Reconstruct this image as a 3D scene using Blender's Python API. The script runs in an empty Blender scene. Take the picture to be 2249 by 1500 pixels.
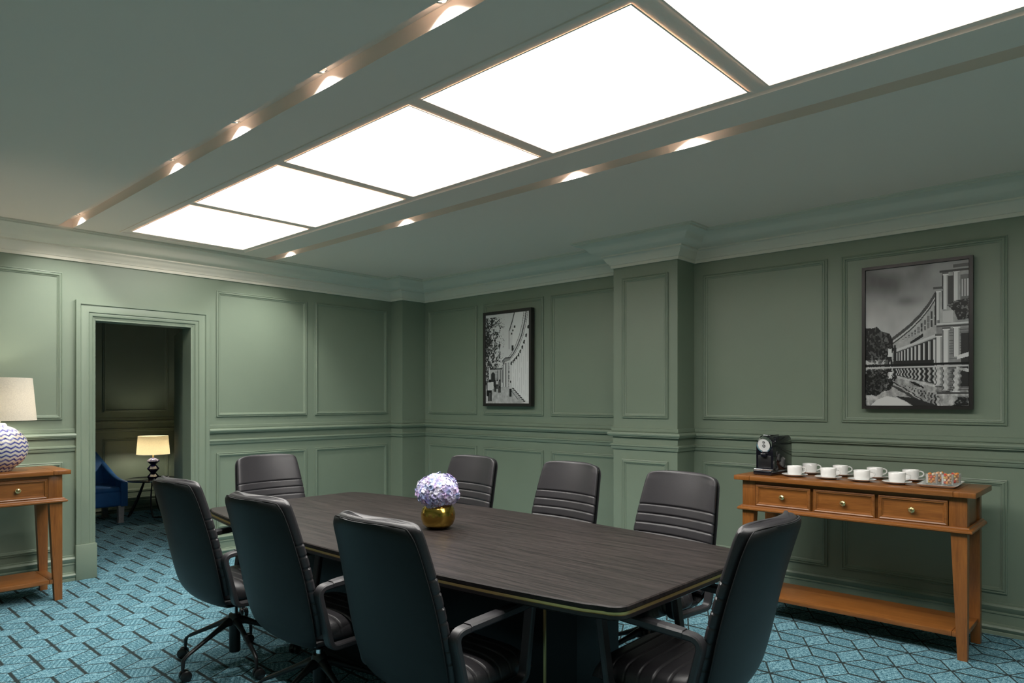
import bpy, bmesh, math, random
import numpy as np
from mathutils import Vector, Matrix

random.seed(7)
PI = math.pi
S = bpy.context.scene
COL = S.collection

# ------------------------------------------------------------------ camera, world, exposure
cam_d = bpy.data.cameras.new('camera')
cam = bpy.data.objects.new('camera', cam_d)
COL.objects.link(cam)
cam.location = (0, 0, 1.40)
cam.rotation_euler = (PI / 2, 0, -math.radians(47.17))
cam_d.sensor_width = 36
cam_d.lens = 36 * 1527 / 2249
cam_d.shift_y = 128 / 2249
cam_d.clip_start = 0.05
S.camera = cam
W = bpy.data.worlds.new('world')
S.world = W
W.use_nodes = True
W.node_tree.nodes['Background'].inputs[0].default_value = (0.6, 0.65, 0.7, 1)
W.node_tree.nodes['Background'].inputs[1].default_value = 0.0
S.view_settings.view_transform = 'Standard'
S.view_settings.look = 'None'
S.view_settings.gamma = 1
S.view_settings.use_curve_mapping = False
S.view_settings.exposure = 0.42
PANEL_EMIT = 6.5
SPOT_W = 42.0

# ------------------------------------------------------------------ dimensions
XR, YB, XL, YF = 5.02, 6.17, -0.5, -1.6
ZC = 2.68
DX0, DX1, DZ = 1.79, 2.545, 2.035          # door opening
WT = 0.16                                  # back wall thickness
ROOM = [(XL, YB), (4.70, YB), (4.70, 5.97), (XR, 5.97), (XR, 3.273), (4.759, 3.273), (4.759, 2.686), (XR, 2.686), (XR, YF), (XL, YF)]


# ------------------------------------------------------------------ materials
def mat(name):
    m = bpy.data.materials.new(name)
    m.use_nodes = True
    nt = m.node_tree
    return m, nt, nt.nodes['Principled BSDF']


def nd(nt, t, **kw):
    n = nt.nodes.new(t)
    for k, v in kw.items():
        setattr(n, k, v)
    return n


def ramp(nt, stops):
    r = nt.nodes.new('ShaderNodeValToRGB')
    els = r.color_ramp.elements
    while len(els) > 1:
        els.remove(els[-1])
    els[0].position = stops[0][0]
    els[0].color = (*stops[0][1], 1)
    for p, c in stops[1:]:
        e = els.new(p)
        e.color = (*c, 1)
    return r


def M(nt, op, a, b=None, c=None):
    n = nt.nodes.new('ShaderNodeMath')
    n.operation = op
    for i, v in enumerate((a, b, c)):
        if v is None:
            continue
        if isinstance(v, (int, float)):
            n.inputs[i].default_value = v
        else:
            nt.links.new(v, n.inputs[i])
    return n.outputs[0]


def simple(name, col, rough=0.5, metal=0.0, bump=0.0, bscale=200, var=0.0, vscale=4, spec=0.5, coat=0.0):
    m, nt, b = mat(name)
    b.inputs['Base Color'].default_value = (*col, 1)
    b.inputs['Roughness'].default_value = rough
    b.inputs['Metallic'].default_value = metal
    b.inputs['Specular IOR Level'].default_value = spec
    b.inputs['Coat Weight'].default_value = coat
    tc = nd(nt, 'ShaderNodeTexCoord')
    if var:
        n = nd(nt, 'ShaderNodeTexNoise')
        n.inputs['Scale'].default_value = vscale
        n.inputs['Detail'].default_value = 4
        nt.links.new(tc.outputs['Object'], n.inputs['Vector'])
        r = ramp(nt, [(0.3, tuple(c * (1 - var) for c in col)), (0.7, tuple(c * (1 + var) for c in col))])
        nt.links.new(n.outputs['Fac'], r.inputs[0])
        nt.links.new(r.outputs[0], b.inputs['Base Color'])
    if bump:
        n = nd(nt, 'ShaderNodeTexNoise')
        n.inputs['Scale'].default_value = bscale
        n.inputs['Detail'].default_value = 3
        nt.links.new(tc.outputs['Object'], n.inputs['Vector'])
        bp = nd(nt, 'ShaderNodeBump')
        bp.inputs['Strength'].default_value = bump
        bp.inputs['Distance'].default_value = 0.002
        nt.links.new(n.outputs['Fac'], bp.inputs['Height'])
        nt.links.new(bp.outputs[0], b.inputs['Normal'])
    return m


def wood(name, dark, light, axis=0, scale=9, rough=0.4, coat=0.15, stretch=14, spec=0.5, lo=0.30, hi=0.72):
    m, nt, b = mat(name)
    tc = nd(nt, 'ShaderNodeTexCoord')
    mp = nd(nt, 'ShaderNodeMapping')
    sc = [stretch, stretch, stretch]
    sc[axis] = 1.0
    mp.inputs['Scale'].default_value = sc
    nt.links.new(tc.outputs['Object'], mp.inputs['Vector'])
    n1 = nd(nt, 'ShaderNodeTexNoise')
    n1.inputs['Scale'].default_value = scale * 0.35
    n1.inputs['Detail'].default_value = 6
    n1.inputs['Roughness'].default_value = 0.65
    nt.links.new(mp.outputs[0], n1.inputs['Vector'])
    n2 = nd(nt, 'ShaderNodeTexNoise')
    n2.inputs['Scale'].default_value = scale * 2.2
    n2.inputs['Detail'].default_value = 3
    nt.links.new(mp.outputs[0], n2.inputs['Vector'])
    mx = M(nt, 'MULTIPLY_ADD', n2.outputs['Fac'], 0.35, M(nt, 'MULTIPLY', n1.outputs['Fac'], 0.65))
    r = ramp(nt, [(lo, dark), ((lo + hi) / 2, tuple((a + c) / 2 for a, c in zip(dark, light))), (hi, light)])
    nt.links.new(mx, r.inputs[0])
    nt.links.new(r.outputs[0], b.inputs['Base Color'])
    b.inputs['Roughness'].default_value = rough
    b.inputs['Coat Weight'].default_value = coat
    b.inputs['Coat Roughness'].default_value = 0.3
    b.inputs['Specular IOR Level'].default_value = spec
    bp = nd(nt, 'ShaderNodeBump')
    bp.inputs['Strength'].default_value = 0.12
    bp.inputs['Distance'].default_value = 0.002
    nt.links.new(mx, bp.inputs['Height'])
    nt.links.new(bp.outputs[0], b.inputs['Normal'])
    return m


def emit(name, col, s):
    m, nt, b = mat(name)
    b.inputs['Base Color'].default_value = (*col, 1)
    b.inputs['Emission Color'].default_value = (*col, 1)
    b.inputs['Emission Strength'].default_value = s
    return m


def carpet():
    m, nt, b = mat('carpet')
    tc = nd(nt, 'ShaderNodeTexCoord')
    sx = nd(nt, 'ShaderNodeSeparateXYZ')
    nt.links.new(tc.outputs['Object'], sx.inputs[0])
    a = 0.2606
    h = a * math.sqrt(3) / 2
    X = M(nt, 'MULTIPLY', M(nt, 'SUBTRACT', sx.outputs[0], 1.392), 0.2606 / 0.2650)
    Y = M(nt, 'SUBTRACT', sx.outputs[1], 5.517)

    def fam(ang):
        nx, ny = -math.sin(ang), math.cos(ang)
        t = M(nt, 'MULTIPLY_ADD', X, nx / h, M(nt, 'MULTIPLY', Y, ny / h))
        return M(nt, 'ABSOLUTE', M(nt, 'SUBTRACT', M(nt, 'FRACT', M(nt, 'ADD', t, 100.5)), 0.5)), t
    d0, t0 = fam(0)
    d1, t1 = fam(PI / 3)
    d2, t2 = fam(2 * PI / 3)

    def line(da, db, dc, w):
        diff = M(nt, 'ABSOLUTE', M(nt, 'SUBTRACT', da, db))
        ln = nd(nt, 'ShaderNodeMapRange')
        ln.inputs['From Min'].default_value = w * 0.7
        ln.inputs['From Max'].default_value = w * 1.3
        ln.inputs['To Min'].default_value = 1
        ln.inputs['To Max'].default_value = 0
        nt.links.new(diff, ln.inputs['Value'])
        big = M(nt, 'GREATER_THAN', dc, M(nt, 'SUBTRACT', M(nt, 'MAXIMUM', da, db), 0.02))
        return M(nt, 'MULTIPLY', ln.outputs[0], big)
    thick = line(d1, d2, d0, 0.068)
    thin = M(nt, 'MAXIMUM', line(d0, d1, d2, 0.034), line(d0, d2, d1, 0.034))
    lines = M(nt, 'MAXIMUM', thick, thin)
    is1 = M(nt, 'MULTIPLY', M(nt, 'LESS_THAN', d1, d0), M(nt, 'LESS_THAN', d1, d2))
    is2 = M(nt, 'MULTIPLY', M(nt, 'LESS_THAN', d2, d0), M(nt, 'LESS_THAN', d2, d1))

    def stripes(t, n, wd):
        f = M(nt, 'ABSOLUTE', M(nt, 'SUBTRACT', M(nt, 'FRACT', M(nt, 'MULTIPLY_ADD', t, n, 50.0)), 0.5))
        return M(nt, 'LESS_THAN', f, wd)
    # inner part of the rhomb only
    inner1 = M(nt, 'LESS_THAN', d1, M(nt, 'SUBTRACT', M(nt, 'MINIMUM', d0, d2), 0.09))
    inner2 = M(nt, 'LESS_THAN', d2, M(nt, 'SUBTRACT', M(nt, 'MINIMUM', d0, d1), 0.09))
    xs = M(nt, 'DIVIDE', X, a)
    grid = M(nt, 'MULTIPLY', M(nt, 'MAXIMUM', stripes(xs, 14, 0.16), stripes(t2, 9, 0.15)), M(nt, 'MULTIPLY', is1, inner1))
    hatch = M(nt, 'MULTIPLY', stripes(t1, 10, 0.2), M(nt, 'MULTIPLY', is2, inner2))
    pat = M(nt, 'MAXIMUM', grid, hatch)
    n1 = nd(nt, 'ShaderNodeTexNoise')
    n1.inputs['Scale'].default_value = 170
    n1.inputs['Detail'].default_value = 3
    nt.links.new(tc.outputs['Object'], n1.inputs['Vector'])
    n2 = nd(nt, 'ShaderNodeTexNoise')
    n2.inputs['Scale'].default_value = 9
    n2.inputs['Detail'].default_value = 5
    nt.links.new(tc.outputs['Object'], n2.inputs['Vector'])
    n3 = nd(nt, 'ShaderNodeTexNoise')
    n3.inputs['Scale'].default_value = 55
    n3.inputs['Detail'].default_value = 4
    nt.links.new(tc.outputs['Object'], n3.inputs['Vector'])
    sp = M(nt, 'ADD', M(nt, 'MULTIPLY', n1.outputs['Fac'], 0.6), M(nt, 'MULTIPLY', n3.outputs['Fac'], 0.4))
    base = ramp(nt, [(0.40, (0.024, 0.090, 0.125)), (0.5, (0.130, 0.295, 0.365)), (0.60, (0.33, 0.55, 0.62))])
    nt.links.new(sp, base.inputs[0])
    wear = M(nt, 'GREATER_THAN', n3.outputs['Fac'], 0.44)
    dk = nd(nt, 'ShaderNodeMix', data_type='RGBA')
    nt.links.new(M(nt, 'MULTIPLY', M(nt, 'MULTIPLY', pat, wear), 0.55), dk.inputs[0])
    nt.links.new(base.outputs[0], dk.inputs[6])
    dk.inputs[7].default_value = (0.015, 0.075, 0.10, 1)
    ln = nd(nt, 'ShaderNodeMix', data_type='RGBA')
    nt.links.new(M(nt, 'MULTIPLY', lines, 0.93), ln.inputs[0])
    nt.links.new(dk.outputs[2], ln.inputs[6])
    ln.inputs[7].default_value = (0.022, 0.024, 0.020, 1)
    nt.links.new(ln.outputs[2], b.inputs['Base Color'])
    b.inputs['Roughness'].default_value = 0.95
    b.inputs['Specular IOR Level'].default_value = 0.1
    bp = nd(nt, 'ShaderNodeBump')
    bp.inputs['Strength'].default_value = 0.5
    bp.inputs['Distance'].default_value = 0.004
    nt.links.new(M(nt, 'SUBTRACT', n1.outputs['Fac'], lines), bp.inputs['Height'])
    nt.links.new(bp.outputs[0], b.inputs['Normal'])
    return m


def zigzag_ceramic():
    m, nt, b = mat('zigzag_ceramic')
    tc = nd(nt, 'ShaderNodeTexCoord')
    sx = nd(nt, 'ShaderNodeSeparateXYZ')
    nt.links.new(tc.outputs['Object'], sx.inputs[0])
    th = M(nt, 'ARCTAN2', sx.outputs[1], sx.outputs[0])
    zz = M(nt, 'PINGPONG', M(nt, 'MULTIPLY', M(nt, 'ADD', th, 4.0), 20 / (2 * PI) * 1.0), 0.5)
    nz = nd(nt, 'ShaderNodeTexNoise')
    nz.inputs['Scale'].default_value = 22
    nt.links.new(tc.outputs['Object'], nz.inputs['Vector'])
    t = M(nt, 'ADD', M(nt, 'MULTIPLY_ADD', sx.outputs[2], 1 / 0.0285, M(nt, 'MULTIPLY', zz, 0.95)), M(nt, 'MULTIPLY', nz.outputs['Fac'], 0.16))
    f = M(nt, 'FRACT', M(nt, 'ADD', t, 20.0))
    on = M(nt, 'LESS_THAN', f, 0.42)
    n2 = nd(nt, 'ShaderNodeTexNoise')
    n2.inputs['Scale'].default_value = 60
    nt.links.new(tc.outputs['Object'], n2.inputs['Vector'])
    blue = ramp(nt, [(0.35, (0.03, 0.035, 0.20)), (0.65, (0.16, 0.17, 0.42))])
    nt.links.new(n2.outputs['Fac'], blue.inputs[0])
    mx = nd(nt, 'ShaderNodeMix', data_type='RGBA')
    nt.links.new(on, mx.inputs[0])
    mx.inputs[6].default_value = (0.70, 0.66, 0.60, 1)
    nt.links.new(blue.outputs[0], mx.inputs[7])
    nt.links.new(mx.outputs[2], b.inputs['Base Color'])
    b.inputs['Roughness'].default_value = 0.18
    bp = nd(nt, 'ShaderNodeBump')
    bp.inputs['Strength'].default_value = 0.6
    bp.inputs['Distance'].default_value = 0.004
    nt.links.new(M(nt, 'SUBTRACT', 1.0, on), bp.inputs['Height'])
    nt.links.new(bp.outputs[0], b.inputs['Normal'])
    return m


def shade_mat(name, col, tr):
    m, nt, b = mat(name)
    out = nt.nodes['Material Output']
    tc = nd(nt, 'ShaderNodeTexCoord')
    wv = nd(nt, 'ShaderNodeTexNoise')
    wv.inputs['Scale'].default_value = 160
    nt.links.new(tc.outputs['Object'], wv.inputs['Vector'])
    r = ramp(nt, [(0.3, tuple(c * 0.85 for c in col)), (0.7, col)])
    nt.links.new(wv.outputs['Fac'], r.inputs[0])
    nt.links.new(r.outputs[0], b.inputs['Base Color'])
    b.inputs['Roughness'].default_value = 0.9
    t = nd(nt, 'ShaderNodeBsdfTranslucent')
    nt.links.new(r.outputs[0], t.inputs['Color'])
    mx = nd(nt, 'ShaderNodeMixShader')
    mx.inputs[0].default_value = tr
    nt.links.new(b.outputs[0], mx.inputs[1])
    nt.links.new(t.outputs[0], mx.inputs[2])
    nt.links.new(mx.outputs[0], out.inputs['Surface'])
    return m


def print_mat(name):
    m, nt, b = mat(name)
    at = nd(nt, 'ShaderNodeVertexColor')
    at.layer_name = 'ink'
    nt.links.new(at.outputs[0], b.inputs['Base Color'])
    b.inputs['Roughness'].default_value = 0.35
    b.inputs['Specular IOR Level'].default_value = 0.3
    return m


def glass_mat():
    m, nt, b = mat('clear_glass')
    out = nt.nodes['Material Output']
    b.inputs['Base Color'].default_value = (0.9, 0.93, 0.93, 1)
    b.inputs['Roughness'].default_value = 0.03
    tr = nd(nt, 'ShaderNodeBsdfTransparent')
    tr.inputs[0].default_value = (0.96, 0.97, 0.97, 1)
    fr = nd(nt, 'ShaderNodeFresnel')
    fr.inputs[0].default_value = 1.4
    mx = nd(nt, 'ShaderNodeMixShader')
    nt.links.new(M(nt, 'MULTIPLY_ADD', fr.outputs[0], 0.7, 0.03), mx.inputs[0])
    nt.links.new(tr.outputs[0], mx.inputs[1])
    nt.links.new(b.outputs[0], mx.inputs[2])
    nt.links.new(mx.outputs[0], out.inputs['Surface'])
    return m


MT = dict(
    green=simple('green_wall_paint', (0.205, 0.258, 0.192), 0.42, bump=0.08, bscale=60, var=0.04, vscale=1.5),
    ceil=simple('ceiling_paint', (0.98, 0.83, 0.72), 0.75),
    crown=simple('crown_paint', (0.78, 0.75, 0.64), 0.6),
    carpet=carpet(),
    leather=simple('charcoal_leather', (0.026, 0.024, 0.027), 0.38, bump=0.22, bscale=420, var=0.08),
    shell=simple('shaded_shell_leather', (0.012, 0.0135, 0.0145), 0.48, bump=0.12, bscale=420, spec=0.25),  # chair leather coloured darker, for the shade on backs turned from the light
    armpad=simple('arm_leather', (0.030, 0.029, 0.032), 0.40, bump=0.1, bscale=420),
    black=simple('black_metal', (0.012, 0.012, 0.013), 0.38),
    rubber=simple('black_plastic', (0.012, 0.012, 0.013), 0.3),
    seam=simple('seam_thread', (0.006, 0.006, 0.007), 0.7),
    chrome=simple('chrome', (0.75, 0.77, 0.80), 0.12, metal=1.0),
    steel=simple('brushed_steel', (0.80, 0.79, 0.76), 0.28, metal=1.0),
    tabletop=wood('dark_wenge', (0.004, 0.0033, 0.0032), (0.040, 0.031, 0.029), axis=1, scale=9, rough=0.42, coat=0.0, stretch=26, spec=0.22, lo=0.36, hi=0.66),
    tableedge=simple('table_edge', (0.015, 0.012, 0.012), 0.3),
    base=simple('table_base', (0.005, 0.006, 0.007), 0.5, spec=0.2),
    brass=simple('brass', (0.78, 0.60, 0.26), 0.42, metal=1.0),
    gold=simple('gold_vase', (0.56, 0.36, 0.08), 0.16, metal=1.0, bump=0.15, bscale=6),
    wood=wood('walnut_stain', (0.160, 0.050, 0.009), (0.350, 0.130, 0.027), axis=0, scale=8, rough=0.36, coat=0.2),
    woodv=wood('walnut_stain_upright', (0.160, 0.050, 0.009), (0.340, 0.125, 0.026), axis=2, scale=8, rough=0.36, coat=0.2),
    wooddk=simple('walnut_gap_shade', (0.050, 0.014, 0.004), 0.5),
    knob=simple('brass_knob', (0.78, 0.66, 0.33), 0.25, metal=1.0),
    china=simple('white_china', (0.90, 0.89, 0.87), 0.15, coat=0.3),
    gloss=simple('gloss_black_plastic', (0.008, 0.008, 0.012), 0.08, coat=0.5),
    dial=simple('dial_face', (0.72, 0.71, 0.70), 0.3),
    glass=glass_mat(),
    frame=simple('picture_frame', (0.016, 0.013, 0.012), 0.35),
    ink=print_mat('photo_print'),
    zig=zigzag_ceramic(),
    linen=shade_mat('linen_shade', (0.74, 0.70, 0.62), 0.30),
    linen_warm=shade_mat('warm_linen_shade', (0.84, 0.78, 0.62), 0.5),
    navy=simple('navy_ceramic', (0.012, 0.012, 0.075), 0.06, coat=0.6),
    velvet=simple('blue_velvet', (0.010, 0.095, 0.290), 0.7, bump=0.2, bscale=300, var=0.2, vscale=7),
    limed=simple('limed_wood_leg', (0.36, 0.35, 0.36), 0.5, var=0.15, vscale=20),
    diffuser=emit('light_diffuser', (1.0, 0.985, 0.95), PANEL_EMIT),
    bulb=emit('lamp_bulb', (1.0, 0.92, 0.78), 110.0),
    led=emit('downlight_lens', (1.0, 0.97, 0.92), 3.0),
    stem=simple('green_stem', (0.06, 0.14, 0.04), 0.6),
)
PETALS = [simple('petal_%s' % n, c, 0.55, var=0.15, vscale=40) for n, c in (
    ('lilac', (0.48, 0.44, 0.72)), ('pale_lilac', (0.62, 0.58, 0.80)), ('periwinkle', (0.38, 0.45, 0.70)), ('pink_lilac', (0.58, 0.44, 0.68)), ('white_lilac', (0.74, 0.72, 0.86)))]
SWEETS = [simple('sweet_%s' % n, c, 0.5, bump=0.4, bscale=500) for n, c in (
    ('orange', (0.85, 0.30, 0.06)), ('red', (0.70, 0.06, 0.03)), ('yellow', (0.85, 0.62, 0.10)), ('peach', (0.88, 0.50, 0.28)), ('cream', (0.85, 0.74, 0.60)))]
SWEET_NAMES = ['orange', 'red', 'yellow', 'peach', 'cream']


# ------------------------------------------------------------------ mesh helpers
class MB:
    def __init__(self):
        self.v = []
        self.f = []

    def add(self, vs, fs):
        o = len(self.v)
        self.v += [tuple(p) for p in vs]
        self.f += [tuple(i + o for i in f) for f in fs]
        return self

    def box(self, x0, x1, y0, y1, z0, z1, bev=0.0, seg=2):
        if bev <= 0:
            vs = [(x, y, z) for z in (z0, z1) for y in (y0, y1) for x in (x0, x1)]
            return self.add(vs, [(0, 2, 3, 1), (4, 5, 7, 6), (0, 1, 5, 4), (2, 6, 7, 3), (0, 4, 6, 2), (1, 3, 7, 5)])
        bm = bmesh.new()
        bmesh.ops.create_cube(bm, size=1)
        for v in bm.verts:
            v.co = Vector(((x0 + x1) / 2 + v.co.x * (x1 - x0), (y0 + y1) / 2 + v.co.y * (y1 - y0), (z0 + z1) / 2 + v.co.z * (z1 - z0)))
        bmesh.ops.bevel(bm, geom=list(bm.edges), offset=bev, segments=seg, affect='EDGES', profile=0.5)
        return self.bm(bm)

    def bm(self, bm):
        bm.verts.index_update()
        self.add([v.co[:] for v in bm.verts], [[v.index for v in f.verts] for f in bm.faces])
        bm.free()
        return self

    def loops(self, rings, closed=True, cap0=False, cap1=False, wrap=False):
        n = len(rings[0])
        o = len(self.v)
        for r in rings:
            self.v += [tuple(p) for p in r]
        R = len(rings)
        for i in range(R if wrap else R - 1):
            j = (i + 1) % R
            for k in range(n if closed else n - 1):
                l = (k + 1) % n
                self.f.append((o + i * n + k, o + i * n + l, o + j * n + l, o + j * n + k))
        if cap0:
            self.f.append(tuple(o + k for k in range(n))[::-1])
        if cap1:
            self.f.append(tuple(o + (R - 1) * n + k for k in range(n)))
        return self

    def lathe(self, prof, seg=32, cx=0, cy=0, cz=0):
        rings = []
        for r, z in prof:
            rings.append([(cx + max(r, 1e-5) * math.cos(2 * PI * k / seg), cy + max(r, 1e-5) * math.sin(2 * PI * k / seg), cz + z) for k in range(seg)])
        return self.loops(rings)

    def tube(self, pts, rad, seg=10, closed=False, up=(0, 0, 1), flat=1.0):
        pts = [Vector(p) for p in pts]
        rings = []
        n = len(pts)
        for i, p in enumerate(pts):
            if closed:
                t = (pts[(i + 1) % n] - pts[i - 1]).normalized()
            else:
                t = (pts[min(i + 1, n - 1)] - pts[max(i - 1, 0)]).normalized()
            u = Vector(up)
            s = t.cross(u)
            if s.length < 1e-4:
                s = t.cross(Vector((1, 0, 0)))
            s.normalize()
            w = s.cross(t).normalized()
            r = rad[i] if isinstance(rad, (list, tuple)) else rad
            rings.append([p + s * (r * math.cos(2 * PI * k / seg)) + w * (r * flat * math.sin(2 * PI * k / seg)) for k in range(seg)])
        return self.loops(rings, cap0=not closed, cap1=not closed, wrap=closed)

    def xform(self, m, start=0):
        self.v[start:] = [tuple(m @ Vector(p)) for p in self.v[start:]]
        return self

    def mesh(self, name, m, angle=35, mats=None):
        me = bpy.data.meshes.new(name)
        me.from_pydata(self.v, [], self.f)
        me.validate()
        bm = bmesh.new()
        bm.from_mesh(me)
        bmesh.ops.recalc_face_normals(bm, faces=bm.faces)
        bm.to_mesh(me)
        bm.free()
        me.shade_smooth()
        me.set_sharp_from_angle(angle=math.radians(angle))
        for x in (mats or [m]):
            me.materials.append(x)
        return me

    def obj(self, name, m, parent=None, angle=35, loc=None, rot=None):
        return place(name, self.mesh(name, m, angle), parent, loc, rot)


def place(name, me, parent=None, loc=None, rot=None):
    o = bpy.data.objects.new(name, me)
    COL.objects.link(o)
    if parent is not None:
        o.parent = parent
    if loc:
        o.location = loc
    if rot:
        o.rotation_euler = rot
    return o


def tag(o, label, cat, group=None):
    o['label'] = label
    o['category'] = cat
    if group:
        o['group'] = group
    return o


def thing(name, label, cat, loc=(0, 0, 0), rz=0.0, group=None):
    o = bpy.data.objects.new(name, None)
    o.empty_display_size = 0.1
    COL.objects.link(o)
    o.location = loc
    o.rotation_euler = (0, 0, rz)
    return tag(o, label, cat, group)


def struct(o):
    o['kind'] = 'structure'
    return o


def copy_tree(o, parent=None):
    c = o.copy()
    COL.objects.link(c)
    c.parent = parent
    for ch in list(o.children):
        copy_tree(ch, c)
    return c


def sweep_rings(path, prof, closed, side=1):
    """path 2D points, prof (offset, height); offset to the right of travel when side=1"""
    n = len(path)
    P = [Vector(p) for p in path]
    out = []
    for i in range(n):
        def nrm(a, b):
            d = (b - a).normalized()
            return Vector((d.y, -d.x)) * side
        if closed:
            n0, n1 = nrm(P[i - 1], P[i]), nrm(P[i], P[(i + 1) % n])
        else:
            n1 = nrm(P[i], P[i + 1]) if i < n - 1 else nrm(P[i - 1], P[i])
            n0 = nrm(P[i - 1], P[i]) if i > 0 else n1
        m = (n0 + n1) / (1 + n0.dot(n1))
        out.append([(P[i].x + m.x * o, P[i].y + m.y * o, h) for o, h in prof])
    return out


# ------------------------------------------------------------------ room shell
mb = MB().add([(XL - 0.3, YF - 0.3, 0), (XR + 0.3, YF - 0.3, 0), (XR + 0.3, 9.8, 0), (XL - 0.3, 9.8, 0)], [(0, 1, 2, 3)])
struct(mb.obj('floor', MT['carpet']))

# back wall with the doorway
mb = MB()
mb.box(XL - 0.2, DX0, YB, YB + WT, 0, ZC + 0.2)
mb.box(DX1, XR + 0.2, YB, YB + WT, 0, ZC + 0.2)
mb.box(DX0, DX1, YB, YB + WT, DZ, ZC + 0.2)
mb.box(4.70, XR + 0.1, 5.97, YB + 0.02, 0, ZC + 0.1)
wall_back = struct(mb.obj('wall_back', MT['green']))
mb = MB()
mb.box(XR, XR + 0.2, YF - 0.2, YB + 0.1, 0, ZC + 0.2)
mb.box(4.759, XR + 0.02, 2.686, 3.273, 0, ZC + 0.1)
wall_right = struct(mb.obj('wall_right', MT['green']))
wall_left = struct(MB().box(XL - 0.2, XL, YF - 0.2, YB, 0, ZC + 0.2).obj('wall_left', MT['green']))
wall_front = struct(MB().box(XL, XR, YF - 0.2, YF, 0, ZC + 0.2).obj('wall_front', MT['green']))

# ceiling plane with the light openings and the two lamp troughs
PX0, PX1 = 1.907, 2.787
PER, PLEN, PY1 = 1.137, 1.052, 5.706
panels = [(PY1 - i * PER - PLEN, PY1 - i * PER) for i in range(6)]
T1, T2 = (1.478, 1.575), (3.095, 3.198)
TY0, TY1 = YF + 0.35, YB - 0.255
xs = sorted({XL - 0.1, T1[0], T1[1], PX0, PX1, T2[0], T2[1], XR + 0.1})
ys = sorted({YF - 0.1, TY0, TY1, YB + 0.1} | {y for p in panels for y in p})
mb = MB()
for i in range(len(xs) - 1):
    for j in range(len(ys) - 1):
        cx_, cy_ = (xs[i] + xs[i + 1]) / 2, (ys[j] + ys[j + 1]) / 2
        if PX0 < cx_ < PX1 and any(a < cy_ < b for a, b in panels):
            continue
        if (T1[0] < cx_ < T1[1] or T2[0] < cx_ < T2[1]) and TY0 < cy_ < TY1:
            continue
        mb.add([(xs[i], ys[j], ZC), (xs[i + 1], ys[j], ZC), (xs[i + 1], ys[j + 1], ZC), (xs[i], ys[j + 1], ZC)], [(0, 3, 2, 1)])
TD = 0.062
for a, b in (T1, T2):
    z1 = ZC + TD
    mb.add([(a, TY0, ZC), (b, TY0, ZC), (b, TY1, ZC), (a, TY1, ZC), (a, TY0, z1), (b, TY0, z1), (b, TY1, z1), (a, TY1, z1)],
           [(0, 1, 5, 4), (1, 2, 6, 5), (2, 3, 7, 6), (3, 0, 4, 7), (4, 5, 6, 7)])
ceiling = struct(mb.obj('ceiling', MT['ceil'], angle=20))
# raised bead around the light field
prof = [(0, ZC), (0, ZC - 0.006), (0.010, ZC - 0.010), (0.016, ZC - 0.004), (0.020, ZC)]
rr = sweep_rings([(1.85, -1.12), (1.85, 5.785), (2.843, 5.785), (2.843, -1.12)], prof, True)
MB().loops(rr, closed=False, wrap=True).obj('field_bead', MT['ceil'], ceiling, angle=20)
# closed box above the ceiling so no light leaks in
struct(MB().box(XL - 0.2, XR + 0.2, YF - 0.2, YB + WT, ZC + 0.2, ZC + 0.25).obj('ceiling_slab', MT['ceil']))

# crown
crown_prof = [(0, 2.476), (0.016, 2.476), (0.018, 2.498), (0.024, 2.501), (0.026, 2.508), (0.042, 2.522), (0.056, 2.545), (0.066, 2.560), (0.074, 2.563),
              (0.074, 2.574), (0.082, 2.576), (0.108, 2.580), (0.128, 2.590), (0.147, 2.608), (0.166, 2.630), (0.187, 2.645), (0.212, 2.654), (0.236, 2.657),
              (0.236, 2.668), (0.254, 2.668), (0.254, 2.6805)]
rr = sweep_rings(ROOM, crown_prof, True)
segs = {'trim_1': (0, 3), 'trim_2': (3, 8), 'trim_3': (8, 9), 'trim_4': (9, 10)}
for nme, (a, b) in segs.items():
    mb = MB().loops([rr[i % 10] for i in range(a, b + 1)], closed=False)
    struct(mb.obj(nme, MT['crown'], angle=40))

rail_prof = [(0, 1.176), (0.013, 1.173), (0.013, 1.147), (0.009, 1.144), (0.022, 1.142), (0.034, 1.137), (0.040, 1.126), (0.036, 1.114), (0.027, 1.108), (0.027, 1.103),
             (0.004, 1.101), (0.004, 1.047), (0.014, 1.045), (0.023, 1.039), (0.023, 1.029), (0.016, 1.025), (0.016, 1.014), (0.010, 1.001), (0, 0.999)]
base_prof = [(0, 0.196), (0.008, 0.193), (0.008, 0.184), (0.019, 0.182), (0.028, 0.170), (0.023, 0.152), (0.012, 0.137), (0.018, 0.132), (0.018, 0.125), (0.013, 0.123),
             (0.013, 0.067), (0.022, 0.064), (0.022, 0.059), (0.034, 0.056), (0.040, 0.045), (0.034, 0.031), (0.026, 0.023), (0.030, 0.019), (0.030, 0)]
CX0, CX1 = 1.655, 2.690                      # door casing, outer
opath = [(CX1, YB)] + ROOM[1:] + [(XL, YB), (CX0, YB)]
for nm, prof, sides in (('trim', rail_prof, ['trim_5', 'trim_6', 'trim_7', 'trim_8', 'trim_9']), ('baseboard', base_prof, ['baseboard_back', 'baseboard_right', 'baseboard_front', 'baseboard_left', 'baseboard_backleft'])):
    rr = sweep_rings(opath, prof, False)
    for nme, (a, b) in zip(sides, ((0, 3), (3, 8), (8, 9), (9, 10), (10, 11))):
        struct(MB().loops([rr[i] for i in range(a, b + 1)], closed=False).obj(nme, MT['green'], angle=30))

# panel mouldings, each a mitred frame
fprof = [(0, 0), (0, 0.011), (0.005, 0.013), (0.009, 0.009), (0.012, 0.010), (0.016, 0.016), (0.023, 0.015), (0.027, 0.008), (0.031, 0.007), (0.036, 0.003), (0.036, 0)]


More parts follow.
